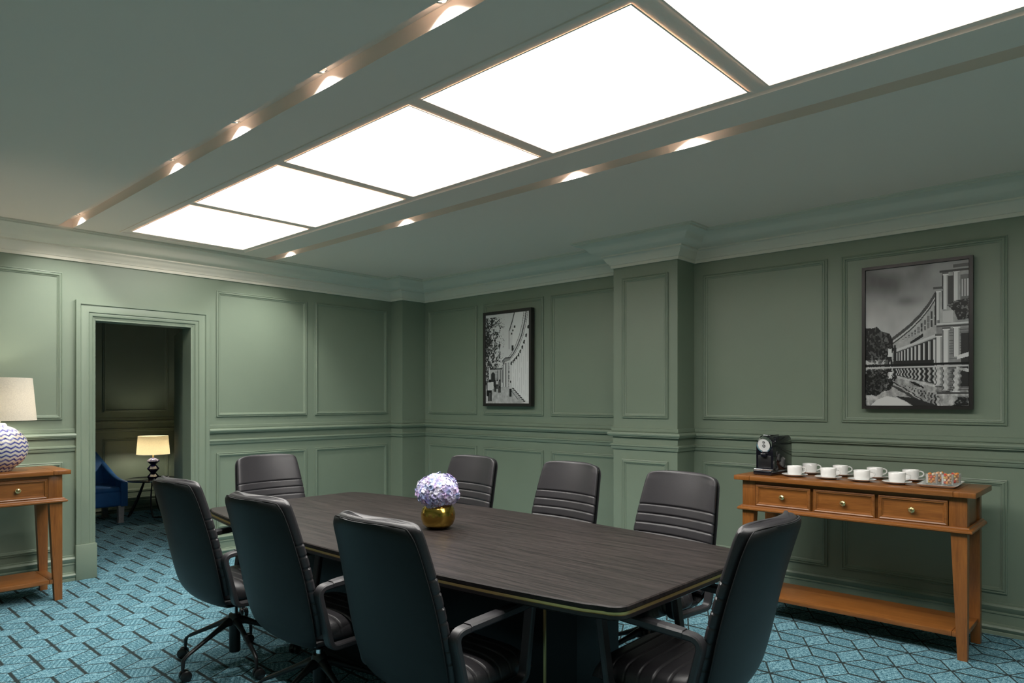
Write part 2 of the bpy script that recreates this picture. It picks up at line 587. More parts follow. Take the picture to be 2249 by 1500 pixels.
def panel(parent, s0, s1, z0, z1, mp):
    rings = sweep_rings([(s0, z0), (s0, z1), (s1, z1), (s1, z0)], fprof, True)
    MB().loops([[mp(a, b, h) for a, b, h in r] for r in rings], closed=False, wrap=True).obj('panel_molding', MT['green'], parent, angle=25)


UZ, LZ = (1.247, 2.376), (0.245, 0.922)
on_right = lambda s, z, h: (XR - h, s, z)
on_pillar = lambda s, z, h: (4.759 - h, s, z)
on_back = lambda s, z, h: (s, YB - h, z)
on_left = lambda s, z, h: (XL + h, s, z)
on_front = lambda s, z, h: (s, YF + h, z)
for s0, s1 in ((5.144, 5.905), (4.246, 5.044), (3.350, 4.151), (1.673, 2.608), (0.648, 1.578), (-0.377, 0.553), (-1.40, -0.472)):
    for z0, z1 in (UZ, LZ):
        panel(wall_right, s0, s1, z0, z1, on_right)
panel(wall_right, 2.765, 3.187, 1.254, 2.386, on_pillar)
panel(wall_right, 2.765, 3.187, 0.245, 0.920, on_pillar)
for s0, s1 in ((-0.35, 0.55), (0.65, 1.570), (2.763, 3.663), (3.754, 4.640)):
    for z0, z1 in (UZ, LZ):
        panel(wall_back, s0, s1, z0, z1, on_back)

# door casing with plinth blocks
cprof = [(0, 0), (0, 0.034), (0.030, 0.034), (0.036, 0.024), (0.042, 0.026), (0.088, 0.026), (0.094, 0.018), (0.100, 0.020), (0.116, 0.018), (0.124, 0.008), (0.135, 0.006), (0.135, 0)]
rings = sweep_rings([(CX0, 0.27), (CX0, 2.178), (CX1, 2.178), (CX1, 0.27)], cprof, False)
door_1 = struct(MB().loops([[on_back(a, b, h) for a, b, h in r] for r in rings], closed=False).obj('door_1', MT['green'], angle=25))
for x0, x1 in ((CX0 - 0.004, DX0 + 0.008), (DX1 - 0.008, CX1 + 0.004)):
    MB().box(x0, x1, YB - 0.042, YB + 0.01, 0, 0.272, 0.003).obj('plinth_block', MT['green'], door_1)
# jamb lining
mb = MB()
mb.box(DX0 - 0.01, DX0 + 0.006, YB - 0.004, YB + WT + 0.01, 0, DZ)
mb.box(DX1 - 0.006, DX1 + 0.01, YB - 0.004, YB + WT + 0.01, 0, DZ)
mb.box(DX0, DX1, YB - 0.004, YB + WT + 0.01, DZ - 0.006, DZ + 0.01)
mb.obj('jamb', MT['green'], door_1)
# open door leaf, swung into the side room
leaf = struct(place('door_2', MB().box(0, 0.04, 0, 0.74, 0.01, DZ - 0.01, 0.002).mesh('door_2', MT['green']), None, (DX1 + 0.012, YB + WT + 0.02, 0), (0, 0, -math.radians(15))))
for z in (0.25, 1.0, 1.75):
    MB().lathe([(0, 0), (0.007, 0), (0.007, 0.09), (0, 0.09)], 10, -0.008, -0.008, z).obj('hinge', MT['steel'], leaf)

# side room beyond the door
sx0, sx1, sy1, sz = 0.9, 4.6, 9.45, 2.6
wall_side = struct(MB().box(sx0 - 0.1, sx1 + 0.1, sy1, sy1 + 0.1, 0, sz).obj('wall_side_far', MT['green']))
struct(MB().box(sx0 - 0.1, sx0, YB + WT, sy1, 0, sz).obj('wall_side_left', MT['green']))
struct(MB().box(sx1, sx1 + 0.1, YB + WT, sy1, 0, sz).obj('wall_side_right', MT['green']))
struct(MB().box(sx0 - 0.1, sx1 + 0.1, YB + WT, sy1 + 0.1, sz, sz + 0.1).obj('ceiling_side', MT['ceil']))
on_side = lambda s, z, h: (s, sy1 - h, z)
for s0, s1 in ((1.05, 1.85), (1.97, 2.72), (2.835, 3.595), (3.71, 4.45)):
    for z0, z1 in (UZ, LZ):
        panel(wall_side, s0, s1, z0, z1, on_side)
for nme, prof in (('trim_10', rail_prof), ('baseboard_side', base_prof)):
    rr = sweep_rings([(sx0, sy1), (sx1, sy1)], prof, False)
    struct(MB().loops(rr, closed=False).obj(nme, MT['green'], angle=30))

# ------------------------------------------------------------------ ceiling light panels
names = ['farthest, next to the door wall', 'second from the door wall', 'third from the door wall', 'fourth from the door wall', 'fifth from the door wall, cut by the top edge', 'nearest the camera, out of frame']
for i, (y0, y1) in enumerate(panels):
    t = thing('ceiling_light_panel', 'square glowing white ceiling light panel, ' + names[i], 'ceiling light', ((PX0 + PX1) / 2, (y0 + y1) / 2, ZC), 0, 'glowing ceiling panels')
    hx, hy_ = (PX1 - PX0) / 2, (y1 - y0) / 2
    zt = 0.078
    mb = MB()
    rings = []
    for ins, z in ((-0.004, -0.004), (0.004, -0.004), (0.006, 0.0), (0.006, zt)):
        rings.append([(-hx + ins, -hy_ + ins, z), (hx - ins, -hy_ + ins, z), (hx - ins, hy_ - ins, z), (-hx + ins, hy_ - ins, z)])
    mb.loops(rings)
    mb.obj('frame', MT['ceil'], t, angle=20)
    MB().add([(-hx, -hy_, zt), (hx, -hy_, zt), (hx, hy_, zt), (-hx, hy_, zt)], [(0, 3, 2, 1)]).obj('diffuser', MT['diffuser'], t)

# ------------------------------------------------------------------ downlights in the troughs
ring_me = MB().lathe([(0.026, 0.0), (0.030, -0.001), (0.032, -0.004), (0.036, -0.004), (0.037, 0.0)], 24).mesh('trim_ring', MT['chrome'])
refl_me = MB().lathe([(0.026, 0.0), (0.020, 0.010), (0.012, 0.018)], 20).mesh('reflector', MT['chrome'])
lens_me = MB().lathe([(0.0, 0.010), (0.012, 0.010), (0.012, 0.018)], 16).mesh('lens', MT['led'])
sp_d = bpy.data.lights.new('downlight_beam', 'SPOT')
sp_d.energy = SPOT_W
sp_d.spot_size = math.radians(135)
sp_d.spot_blend = 1.0
sp_d.shadow_soft_size = 0.012
sp_d.color = (1.0, 0.97, 0.92)
lampsL = [5.72, 4.02, 3.25, 2.49, 1.75]
lampsR = [5.66, 4.02, 2.47, 1.72]
ordn = ['closest to the door wall', 'second from the door wall', 'third from the door wall', 'fourth from the door wall', 'fifth from the door wall, at the top edge']
for ys_, xx, side in ((lampsL, 1.533, 'left trough'), (lampsR, 3.150, 'right trough')):
    for i, y in enumerate(ys_):
        t = thing('downlight', 'small recessed downlight in the %s, %s' % (side, ordn[i]), 'downlight', (xx, y, ZC + TD), 0, 'downlights in the ceiling troughs')
        place('trim_ring', ring_me, t)
        place('reflector', refl_me, t)
        place('lens', lens_me, t)
        l = bpy.data.objects.new('beam', sp_d)
        COL.objects.link(l)
        l.parent = t
        l.location = (0, 0, -0.006)

# ------------------------------------------------------------------ conference table
TX, TY = 2.335, 2.70


def boat(inset=0.0):
    """outline of the boat-shaped top, counter-clockwise"""
    hl, he, hm = 1.475 - inset, 0.525 - inset, 0.652 - inset
    pts = []
    N = 24
    rc = 0.06
    for s in (1, -1):
        side = []
        for k in range(N + 1):
            t = -1 + 2 * k / N
            side.append((s * (hm - (hm - he) * abs(t) ** 2.2), s * t * (hl)))
        # round the corners
        a, b = side[0], side[-1]
        arc0 = [(a[0] - s * rc * (1 - math.sin(q)), a[1] + s * rc * (1 - math.cos(q))) for q in [PI / 2 * j / 5 for j in range(6)]]
        arc1 = [(b[0] - s * rc * (1 - math.cos(q)), b[1] - s * rc * (1 - math.sin(q))) for q in [PI / 2 * j / 5 for j in range(6)]]
        mid = [p for p in side if abs(p[1]) < hl - rc * 1.05]
        pts += arc0 + mid + arc1
    return pts


def slab(outlines):
    mb = MB()
    mb.loops([[(x, y, z) for x, y in o] for o, z in outlines], cap0=True, cap1=True)
    return mb


t = thing('conference_table', 'long boat-shaped dark wood conference table with a brass edge line', 'table', (TX, TY, 0))
slab([(boat(0.004), 0.7295), (boat(0.0), 0.734), (boat(0.0), 0.746), (boat(0.004), 0.750)]).obj('tabletop', MT['tabletop'], t, angle=30)
slab([(boat(0.003), 0.7195), (boat(0.003), 0.7295)]).obj('brass_inlay', MT['brass'], t)
slab([(boat(0.035), 0.690), (boat(0.004), 0.704), (boat(0.0), 0.708), (boat(0.0), 0.7195)]).obj('edge_underside', MT['tableedge'], t, angle=30)
bx0, bx1, by0, by1, ch = -0.235, 0.235, -1.02, 1.16, 0.09
oct_ = [(bx0 + ch, by0), (bx1 - ch, by0), (bx1, by0 + ch), (bx1, by1 - ch), (bx1 - ch, by1), (bx0 + ch, by1), (bx0, by1 - ch), (bx0, by0 + ch)]
MB().loops([[(x, y, z) for x, y in oct_] for z in (0.03, 0.70)], cap0=True, cap1=True).obj('pedestal', MT['base'], t, angle=20)
MB().loops([[(x * 0.96, y * 0.985, z) for x, y in oct_] for z in (0.0, 0.03)], cap0=True, cap1=True).obj('plinth', MT['black'], t, angle=20)
for x, y in ((bx0, by0 + ch), (bx0, by1 - ch), (bx1, by0 + ch), (bx1, by1 - ch)):
    MB().box(x - 0.004, x + 0.004, y - 0.004, y + 0.004, 0.03, 0.695).obj('brass_strip', MT['brass'], t)


# ------------------------------------------------------------------ meeting chair (faces +Y locally)
def smooth_path(pts, n):
    """Catmull-Rom through 2D/3D points"""
    P = [Vector(p) for p in pts]
    P = [P[0] * 2 - P[1]] + P + [P[-1] * 2 - P[-2]]
    out = []
    segs_ = len(P) - 3
    for i in range(n + 1):
        u = i / n * segs_
        k = min(int(u), segs_ - 1)
        f = u - k
        a, b, c, d = P[k:k + 4]
        out.append(0.5 * ((2 * b) + (c - a) * f + (2 * a - 5 * b + 4 * c - d) * f * f + (3 * b - a - 3 * c + d) * f ** 3))
    return out


SPINE = [(0.05, 0.338), (-0.06, 0.341), (-0.150, 0.364), (-0.205, 0.422), (-0.240, 0.525), (-0.288, 0.71), (-0.337, 0.865), (-0.385, 1.000)]
WIDTH = [0.080, 0.125, 0.182, 0.230, 0.249, 0.246, 0.232, 0.216]
BEND = [0.0, 0.010, 0.022, 0.030, 0.034, 0.040, 0.048, 0.056]


def spine_frames(n):
    c = smooth_path(SPINE, n)
    w = smooth_path([(a, b) for a, b in zip(WIDTH, BEND)], n)
    fr = []
    for i in range(n + 1):
        t = (c[min(i + 1, n)] - c[max(i - 1, 0)]).normalized()
        nrm = Vector((t.y, -t.x))          # towards the front (+y) / up
        fr.append((c[i], nrm, w[i].x, w[i].y))
    return fr


GROOVE = [0.812, 0.764, 0.716, 0.668, 0.620, 0.572, 0.526]


def back_slab(n, i0, back_off, front_off, grooves, nu=28, edge=0.9, wscale=1.0):
    fr = spine_frames(n)[i0:]
    fv, bv = [], []
    L = len(fr)
    for i, (c, nr, w, bd) in enumerate(fr):
        v = i / (L - 1)
        tv = min(1.0, (1 - v) / 0.035) if v > 0.965 else 1.0
        tv = math.sqrt(max(0.0, 1 - (1 - tv) ** 2)) if tv < 1 else 1.0
        tb = min(1.0, v / 0.03)
        row_f, row_b = [], []
        for k in range(nu + 1):
            u = math.sin(PI / 2 * (-1 + 2 * k / nu))
            # rounded top corners
            ww = w * wscale * (1 - 0.09 * max(0, (v - 0.93) / 0.07) ** 3)
            e = max(0.0, 1 - abs(u) ** 9) ** 0.5
            mid = (front_off + back_off) / 2
            half = (front_off - back_off) / 2
            g = 0.0
            for zk in grooves:
                g += 0.0065 * math.exp(-((c.y - zk) / 0.0036) ** 2)
            ww -= 0.6 * g
            g *= min(1, max(0, e))
            ofr = mid + half * e * (0.35 + 0.65 * tv) * (0.4 + 0.6 * tb) - g
            obk = mid - half * e * (0.35 + 0.65 * tv)
            yb = bd * u * u
            drop = -0.012 * max(0, (v - 0.9) / 0.1) * abs(u) ** 4
            row_f.append((u * ww, c.x + nr.x * ofr + yb, c.y + nr.y * ofr + drop))
            row_b.append((u * ww, c.x + nr.x * obk + yb, c.y + nr.y * obk + drop))
        fv.append(row_f)
        bv.append(row_b)
    mb = MB()
    rings = [f + b[::-1] for f, b in zip(fv, bv)]
    mb.loops(rings, cap0=True, cap1=True)
    return mb, fv, bv


def make_chair():
    root = thing('meeting_chair', 'x', 'chair', group='meeting chairs around the table')
    mb, fv, bv = back_slab(90, 0, -0.012, 0.006, [], edge=1)
    mb.obj('back_shell', MT['shell'], root, angle=60)
    mb, fv, bv = back_slab(340, 144, 0.004, 0.058, GROOVE, wscale=1.012)
    br = mb.obj('backrest', MT['leather'], root, angle=60)
    # dark seam round the rear edge of the backrest
    _, sf, sb = back_slab(90, 0, -0.012, 0.006, [], edge=1)
    L = [[r[0] for r in sf[38:]], [r[-1] for r in sf[38:]]]
    top = sf[-1][1:-1]
    MB().tube(L[0] + top + L[1][::-1], 0.0022, 6).obj('piping', MT['seam'], br)
    # seat cushion with cross channels
    nu, nv = 24, 160
    y0, y1 = -0.180, 0.275
    top, bot = [], []
    for j in range(nv + 1):
        v = -1 + 2 * j / nv
        rt, rb = [], []
        for k in range(nu + 1):
            u = -1 + 2 * k / nu
            u = math.copysign(abs(u) ** 0.7, u)
            vv = math.copysign(abs(v) ** 0.92, v)
            wv = 0.246 * (1 - 0.10 * max(0, v) ** 3) * (1 - 0.40 * max(0, -v) ** 2.5)
            x = u * wv
            y = (y0 + y1) / 2 + vv * (y1 - y0) / 2 * (1 - 0.06 * u * u * (1 if v > 0 else 0.2))
            e = ((1 - abs(u) ** 5) ** 0.45 if abs(u) < 1 else 0) * ((1 - abs(v) ** 7) ** 0.5 if abs(v) < 1 else 0)
            g = 0
            for q in range(8):
                yc = 0.225 - q * 0.055
                g += 0.006 * math.exp(-((y - yc) / 0.0036) ** 2)
            z = 0.398 + 0.078 * e - g * min(1, e * 1.5) - 0.012 * max(0, v) ** 3 + 0.006 * u * u
            rt.append((x, y, z))
            rb.append((x * 0.97, y * 0.98, 0.392 - 0.012 * (1 - u * u) * (1 - v * v)))
        top.append(rt)
        bot.append(rb)
    mb = MB()
    mb.loops([a + b[::-1] for a, b in zip(top, bot)], cap0=True, cap1=True)
    mb.obj('seat', MT['leather'], root, angle=60)
    MB().box(-0.205, 0.205, -0.16, 0.20, 0.372, 0.396, 0.008).obj('seat_pan', MT['black'], root)
    # arm loops
    for s in (-1, 1):
        x = s * 0.272
        corners = [(-0.135, 0.385), (-0.200, 0.640), (0.190, 0.660), (0.150, 0.385)]
        rads = [0.03, 0.045, 0.022, 0.045]
        pts = []
        for i, c in enumerate(corners):
            p = Vector(c)
            a = (Vector(corners[i - 1]) - p).normalized()
            b = (Vector(corners[(i + 1) % 4]) - p).normalized()
            r = rads[i]
            for k in range(7):
                f = k / 6
                q = p + a * r * (1 - f) ** 2 + b * r * f ** 2
                pts.append((x, q.x, q.y))
        # rectangular section swept round the loop
        n = len(pts)
        rings = []
        for i, p in enumerate(pts):
            p = Vector(p)
            tt = (Vector(pts[(i + 1) % n]) - Vector(pts[i - 1])).normalized()
            nn = Vector((1, 0, 0)).cross(tt)
            hw = 0.021
            ht = 0.012
            sec = []
            for a_, b_ in ((-1, -0.6), (-0.8, -1), (0.8, -1), (1, -0.6), (1, 0.6), (0.8, 1), (-0.8, 1), (-1, 0.6)):
                sec.append(p + Vector((1, 0, 0)) * a_ * hw + nn * b_ * ht)
            rings.append(sec)
        af = MB().loops(rings, wrap=True).obj('arm_frame', MT['armpad'], root, angle=40)
        rings = []
        for k in range(9):
            f = k / 8
            y = -0.135 + f * 0.305
            z = 0.640 + (y + 0.2) / 0.39 * 0.020 + 0.003
            sc = 1.0 if 0 < k < 8 else 0.9
            rings.append([(x + a_ * 0.0245 * sc, y, z + b_ * 0.0145 * sc) for a_, b_ in ((-1, -0.6), (-0.8, -1), (0.8, -1), (1, -0.6), (1, 0.5), (0.7, 1), (-0.7, 1), (-1, 0.5))])
        MB().loops(rings, cap0=True, cap1=True).obj('arm_pad', MT['armpad'], af, angle=40)
    # column
    MB().lathe([(0, 0.26), (0.0155, 0.26), (0.0155, 0.375), (0, 0.375)], 16).obj('gas_lift', MT['chrome'], root)
    MB().box(-0.070, 0.070, -0.05, 0.11, 0.318, 0.372, 0.008).obj('mechanism', MT['black'], root)
    hub = MB().lathe([(0, 0.060), (0.027, 0.060), (0.029, 0.066), (0.029, 0.20), (0.034, 0.215), (0.036, 0.245), (0.028, 0.262), (0, 0.264)], 20).obj('column', MT['black'], root)
    for k in range(5):
        a = 2 * PI * k / 5 + math.radians(64)
        d = Vector((math.cos(a), math.sin(a), 0))
        sd = Vector((-math.sin(a), math.cos(a), 0))
        rings = []
        for r, z, hw, hh in ((0.015, 0.226, 0.024, 0.026), (0.05, 0.222, 0.019, 0.021), (0.10, 0.200, 0.014, 0.015), (0.19, 0.160, 0.0115, 0.012), (0.268, 0.126, 0.011, 0.011), (0.292, 0.112, 0.0105, 0.0105), (0.300, 0.098, 0.0095, 0.0105), (0.302, 0.066, 0.009, 0.009)):
            tl = Vector((0, 0, 1)) if r < 0.29 else d
            c = d * r + Vector((0, 0, z))
            rings.append([c + sd * hw * math.cos(q) + tl * hh * math.sin(q) for q in [2 * PI * j / 10 for j in range(10)]])
        lg = MB().loops(rings, cap0=True, cap1=True).obj('leg', MT['black'], root, angle=50)
        # twin-wheel caster
        ca = a + (0.9, 2.1, 0.4, 2.8, 1.5)[k]
        cd = Vector((math.cos(ca), math.sin(ca), 0))
        cs = Vector((-math.sin(ca), math.cos(ca), 0))
        mbc = MB()
        for s in (-1, 1):
            prof = [(0, -0.010), (0.022, -0.010), (0.027, -0.006), (0.027, 0.006), (0.022, 0.010), (0, 0.010)]
            rings = []
            for r, o in prof:
                cc = d * 0.302 + cd * 0.012 + Vector((0, 0, 0.0275)) + cs * (s * 0.0155 + o)
                rings.append([cc + cd * max(r, 1e-4) * math.cos(q) + Vector((0, 0, 1)) * max(r, 1e-4) * math.sin(q) for q in [2 * PI * j / 16 for j in range(16)]])
            mbc.loops(rings)
        mbc.obj('caster', MT['rubber'], lg, angle=40)
        hood = MB()
        cc = d * 0.302 + cd * 0.012 + Vector((0, 0, 0.030))
        hood.loops([[cc + cd * 0.030 * math.cos(q) + Vector((0, 0, 1)) * 0.030 * math.sin(q) + cs * o for q in [PI * (0.05 + 0.9 * j / 8) for j in range(9)]] for o in (-0.006, 0.006)], closed=False)
        hood.tube([d * 0.302 + Vector((0, 0, 0.075)), d * 0.302 + Vector((0, 0, 0.045))], 0.008, 8)
        hood.obj('caster_fork', MT['rubber'], lg, angle=40)
    return root


chair0 = make_chair()
# x, y, facing angle (degrees, from +X), label
CH = [(1.715, 3.607, 2, 'dark leather meeting chair seen from behind, farthest of the three along the near side'),
      (1.700, 2.754, 3, 'dark leather meeting chair seen from behind, middle of the three along the near side'),
      (1.718, 1.948, 1, 'dark leather meeting chair seen from behind, nearest of the three along the near side'),
      (3.045, 1.900, 173, 'charcoal leather meeting chair facing us across the table, in front of the wall pillar'),
      (3.125, 2.690, 177, 'charcoal leather meeting chair facing us across the table, middle one by the picture wall'),
      (3.045, 3.475, 178, 'charcoal leather meeting chair across the table partly behind the hydrangeas'),
      (2.420, 4.300, -90, 'charcoal leather meeting chair at the far head of the table, near the doorway'),
      (2.290, 1.260, 92, 'dark leather meeting chair at the near head of the table, back turned to the console')]
for i, (x, y, a, lab) in enumerate(CH):
    c = chair0 if i == 0 else copy_tree(chair0)
    c.location = (x, y, 0)
    c.rotation_euler = (0, 0, math.radians(a - 90))
    c['label'] = lab

# ------------------------------------------------------------------ vase and hydrangeas
vx, vy = 2.325, 2.665
prof = [(0.0, 0.0), (0.034, 0.0), (0.050, 0.006), (0.066, 0.022), (0.074, 0.045), (0.075, 0.068), (0.069, 0.092), (0.058, 0.108), (0.051, 0.114), (0.049, 0.112), (0.056, 0.104), (0.066, 0.088), (0.071, 0.066), (0.070, 0.046), (0.060, 0.022), (0.0, 0.008)]
prof = [(r * 1.16, z * 1.10) for r, z in prof]
tag(MB().lathe(prof, 40).obj('vase', MT['gold'], None, 60, (vx, vy, 0.7505)), 'round gold vase standing on the dark conference table', 'vase')


def petal_mesh(i):
    mb = MB()
    for q in range(4):
        a = q * PI / 2 + 0.2 * i
        rows = []
        for r, w, z in ((0.001, 0.0015, 0.0), (0.005, 0.0055, 0.0015), (0.010, 0.0078, 0.0022 + 0.001 * i), (0.0145, 0.0062, 0.001), (0.0165, 0.002, -0.001)):
            row = []
            for s in (-1, 0, 1):
                px, py = r, s * w
                row.append((px * math.cos(a) - py * math.sin(a), px * math.sin(a) + py * math.cos(a), z + (0.0016 if s else 0) * (r / 0.0145)))
            rows.append(row)
        mb.loops(rows, closed=False)
    mb.lathe([(0, 0.0035), (0.0014, 0.003), (0.0016, 0.001), (0, 0)], 6)
    return mb


bq = thing('hydrangea_bouquet', 'dense ball of lilac and blue hydrangeas in the gold vase', 'flowers', (vx, vy, 0.75))
pm = [petal_mesh(i % 3).mesh('floret', PETALS[i % 5], 60) for i in range(15)]
MB().lathe([(0, 0.126), (0.055, 0.130), (0.086, 0.168), (0.085, 0.203), (0.062, 0.240), (0.03, 0.254), (0, 0.258)], 24).obj('flower_core', PETALS[2], bq)
NF = 270
for i in range(NF):
    zf = 1 - 2 * (i + 0.5) / NF * 0.86
    th = i * 2.399963
    rr_ = math.sqrt(max(0, 1 - zf * zf))
    n = Vector((rr_ * math.cos(th), rr_ * math.sin(th), zf))
    lump = 1 + 0.06 * math.sin(3 * th + 4 * zf) + random.uniform(-0.05, 0.05)
    p = Vector((n.x * 0.102 * lump, n.y * 0.102 * lump, 0.186 + n.z * 0.084 * lump))
    nn = (n + Vector([random.uniform(-0.35, 0.35) for _ in range(3)])).normalized()
    q = nn.to_track_quat('Z', 'Y')
    o = place('floret', pm[random.randrange(15)], bq, p)
    o.rotation_euler = (q.to_matrix() @ Matrix.Rotation(random.uniform(0, 6.28), 3, 'Z')).to_euler()
    s = random.uniform(0.85, 1.2)
    o.scale = (s, s, s)
for k in range(4):
    a = k * PI / 2 + 0.4
    MB().tube([(0.02 * math.cos(a), 0.02 * math.sin(a), 0.012), (0.03 * math.cos(a), 0.03 * math.sin(a), 0.09), (0.04 * math.cos(a), 0.04 * math.sin(a), 0.14)], 0.003, 6).obj('stem', MT['stem'], bq)


# ------------------------------------------------------------------ console tables (front faces -Y locally)
def console(label, loc, rz):
    t = thing('console_table', label, 'console table', loc, rz, 'wooden console tables')
    L, D, Hh = 1.34, 0.48, 0.908
    hx = L / 2
    # top: boards with breadboard ends
    y0, y1 = -D / 2, D / 2
    MB().box(-hx + 0.105, hx - 0.105, y0, y1, Hh - 0.030, Hh, 0.003).obj('top', MT['wood'], t)
    for s in (-1, 1):
        a, b = sorted((s * hx, s * (hx - 0.104)))
        MB().box(a, b, y0, y1, Hh - 0.030, Hh, 0.003).obj('breadboard_end', MT['woodv'], t)
    # carcass
    bx = hx - 0.045
    cz0, cz1 = Hh - 0.205, Hh - 0.030
    by = y0 + 0.035
    mb = MB()
    mb.box(-bx + 0.02, bx - 0.02, by + 0.02, y1 - 0.03, cz0, cz1)
    mb.box(-bx + 0.03, bx - 0.03, by + 0.004, by + 0.03, cz1 - 0.022, cz1)
    mb.box(-bx + 0.03, bx - 0.03, by + 0.004, by + 0.03, cz0, cz0 + 0.012)
    mb.obj('carcass', MT['wood'], t)
    MB().box(-bx + 0.02, bx - 0.02, by + 0.006, by + 0.012, cz1 - 0.022, cz1 - 0.001).obj('shadow_gap', MT['wooddk'], t)  # solid strip, its dark colour stands in for the shadow under the top
    lw = 0.085
    # corner posts + tapered legs
    for sx_ in (-1, 1):
        for sy in (-1, 1):
            px = sx_ * bx
            py = by if sy < 0 else y1 - 0.03
            x0, x1 = sorted((px, px - sx_ * lw))
            yy0, yy1 = sorted((py, py - sy * 0.06))
            mb = MB().box(x0, x1, yy0, yy1, cz0 + 0.001, cz1, 0.002)
            ltop = cz0
            xi = px - sx_ * 0.078
            xb = px - sx_ * 0.046
            yi = py - sy * 0.060
            yb = py - sy * 0.042
            r1 = [(px, py, ltop), (xi, py, ltop), (xi, yi, ltop), (px, yi, ltop)]
            r0 = [(px, py, 0.0), (xb, py, 0.0), (xb, yb, 0.0), (px, yb, 0.0)]
            mb.loops([r0, r1], cap0=True, cap1=True)
            mb.obj('leg', MT['woodv'], t, angle=30)
    # apron moulding round the bottom of the carcass
    z = cz0
    prof = [(0.0, z + 0.014), (0.010, z + 0.012), (0.012, z + 0.006), (0.020, z + 0.002), (0.027, z - 0.006), (0.027, z - 0.014), (0.018, z - 0.020), (0.004, z - 0.020), (-0.02, z - 0.018)]
    rr = sweep_rings([(bx, y1 - 0.03), (bx, by), (-bx, by), (-bx, y1 - 0.03)], prof, False, side=-1)
    MB().loops(rr, closed=False).obj('apron_molding', MT['wood'], t, angle=40)
    # end panels
    for s in (-1, 1):
        a, b = sorted((s * (bx - 0.012), s * (bx - 0.02)))
        MB().box(a, b, by + 0.05, y1 - 0.08, cz0, cz1).obj('end_panel', MT['wood'], t)
    # three drawers
    dl = -bx + lw + 0.004
    dw = (2 * (bx - lw) - 0.008 - 2 * 0.018) / 3
    for k in range(3):
        xa = dl + k * (dw + 0.018)
        xb_ = xa + dw
        za, zb = cz0 + 0.014, cz1 - 0.024
        dr = MB().box(xa + 0.024, xb_ - 0.024, by + 0.004, by + 0.03, za + 0.02, zb - 0.02).obj('drawer', MT['wood'], t)
        pf = [(0, 0.0), (0, 0.006), (0.006, 0.010), (0.012, 0.007), (0.016, 0.008), (0.022, 0.001), (0.026, 0.0)]
        rg = sweep_rings([(xa, za), (xa, zb), (xb_, zb), (xb_, za)], pf, True)
        MB().loops([[(a, by + 0.002 - h, b) for a, b, h in r] for r in rg], closed=False, wrap=True).obj('drawer_molding', MT['wood'], dr, angle=25)
        kn = MB()
        kn.lathe([(0.0, 0.028), (0.005, 0.028), (0.007, 0.024), (0.013, 0.022), (0.0165, 0.018), (0.0165, 0.014), (0.010, 0.011), (0.006, 0.006), (0.008, 0.0)], 20)
        for q in range(12):
            a = 2 * PI * q / 12
            st = len(kn.v)
            kn.lathe([(0, 0.003), (0.003, 0.002), (0.0035, 0), (0.003, -0.003), (0, -0.004)], 6, 0.0145 * math.cos(a), 0.0145 * math.sin(a), 0.018)
        kn.xform(Matrix.Translation(((xa + xb_) / 2, by + 0.004, (za + zb) / 2)) @ Matrix.Rotation(PI / 2, 4, 'X'))
        kn.obj('knob', MT['knob'], dr, angle=50)
    # low shelf
    MB().box(-bx + 0.075, bx - 0.075, by + 0.012, y1 - 0.045, 0.118, 0.146, 0.003).obj('shelf', MT['wood'], t)
    for s in (-1, 1):
        a, b = sorted((s * (bx - 0.074), s * (bx - 0.010)))
        MB().box(a, b, by + 0.012, y1 - 0.045, 0.118, 0.146, 0.003).obj('shelf_end', MT['woodv'], t)
    return t


conR = console('brown wooden console table holding coffee cups, against the picture wall', (4.335 + 0.24, 1.365, 0), -PI / 2)
conL = console('brown wooden console table with the zigzag lamp, left of the doorway', (1.478 - 0.67, 5.595 + 0.24, 0), 0)
CZ = 0.9085

# ------------------------------------------------------------------ coffee machine
cm = thing('coffee_machine', 'black capsule coffee machine with a silver dial on the console', 'coffee machine', (4.565, 1.872, CZ), -PI / 2 - math.radians(5))
# local: front -Y, width X
hw = 0.062


def rounded_prof(y0, y1, z0, z1, r0, r1, n=6):
    pts = [(y0, z0), (y1, z0)]
    for k in range(n + 1):
        a = PI / 2 * k / n
        pts.append((y1 - r1 + r1 * math.cos(a), z1 - r1 + r1 * math.sin(a)))
    for k in range(n + 1):
        a = PI / 2 * k / n
        pts.append((y0 + r0 - r0 * math.sin(a), z1 - r0 + r0 * math.cos(a)))
    return pts


pr = rounded_prof(-0.075, 0.150, 0.012, 0.255, 0.05, 0.05)
MB().loops([[(x * f, y, z) for y, z in [(0.0375 + (a - 0.0375) * g, 0.13 + (b - 0.13) * g) for a, b in pr]] for x, f, g in ((-hw, 1, 0.95), (-hw, 0.93, 1.0), (hw, 0.93, 1.0), (hw, 1, 0.95))], cap0=True, cap1=True).obj('body', MT['gloss'], cm, angle=40)
# arched front shell


def arch(w, z0, z1, n=14):
    pts = [(-w, z0), (w, z0)]
    for k in range(n + 1):
        q = PI * k / n
        pts.append((w * math.cos(q), z1 - w + w * math.sin(q)))
    return pts


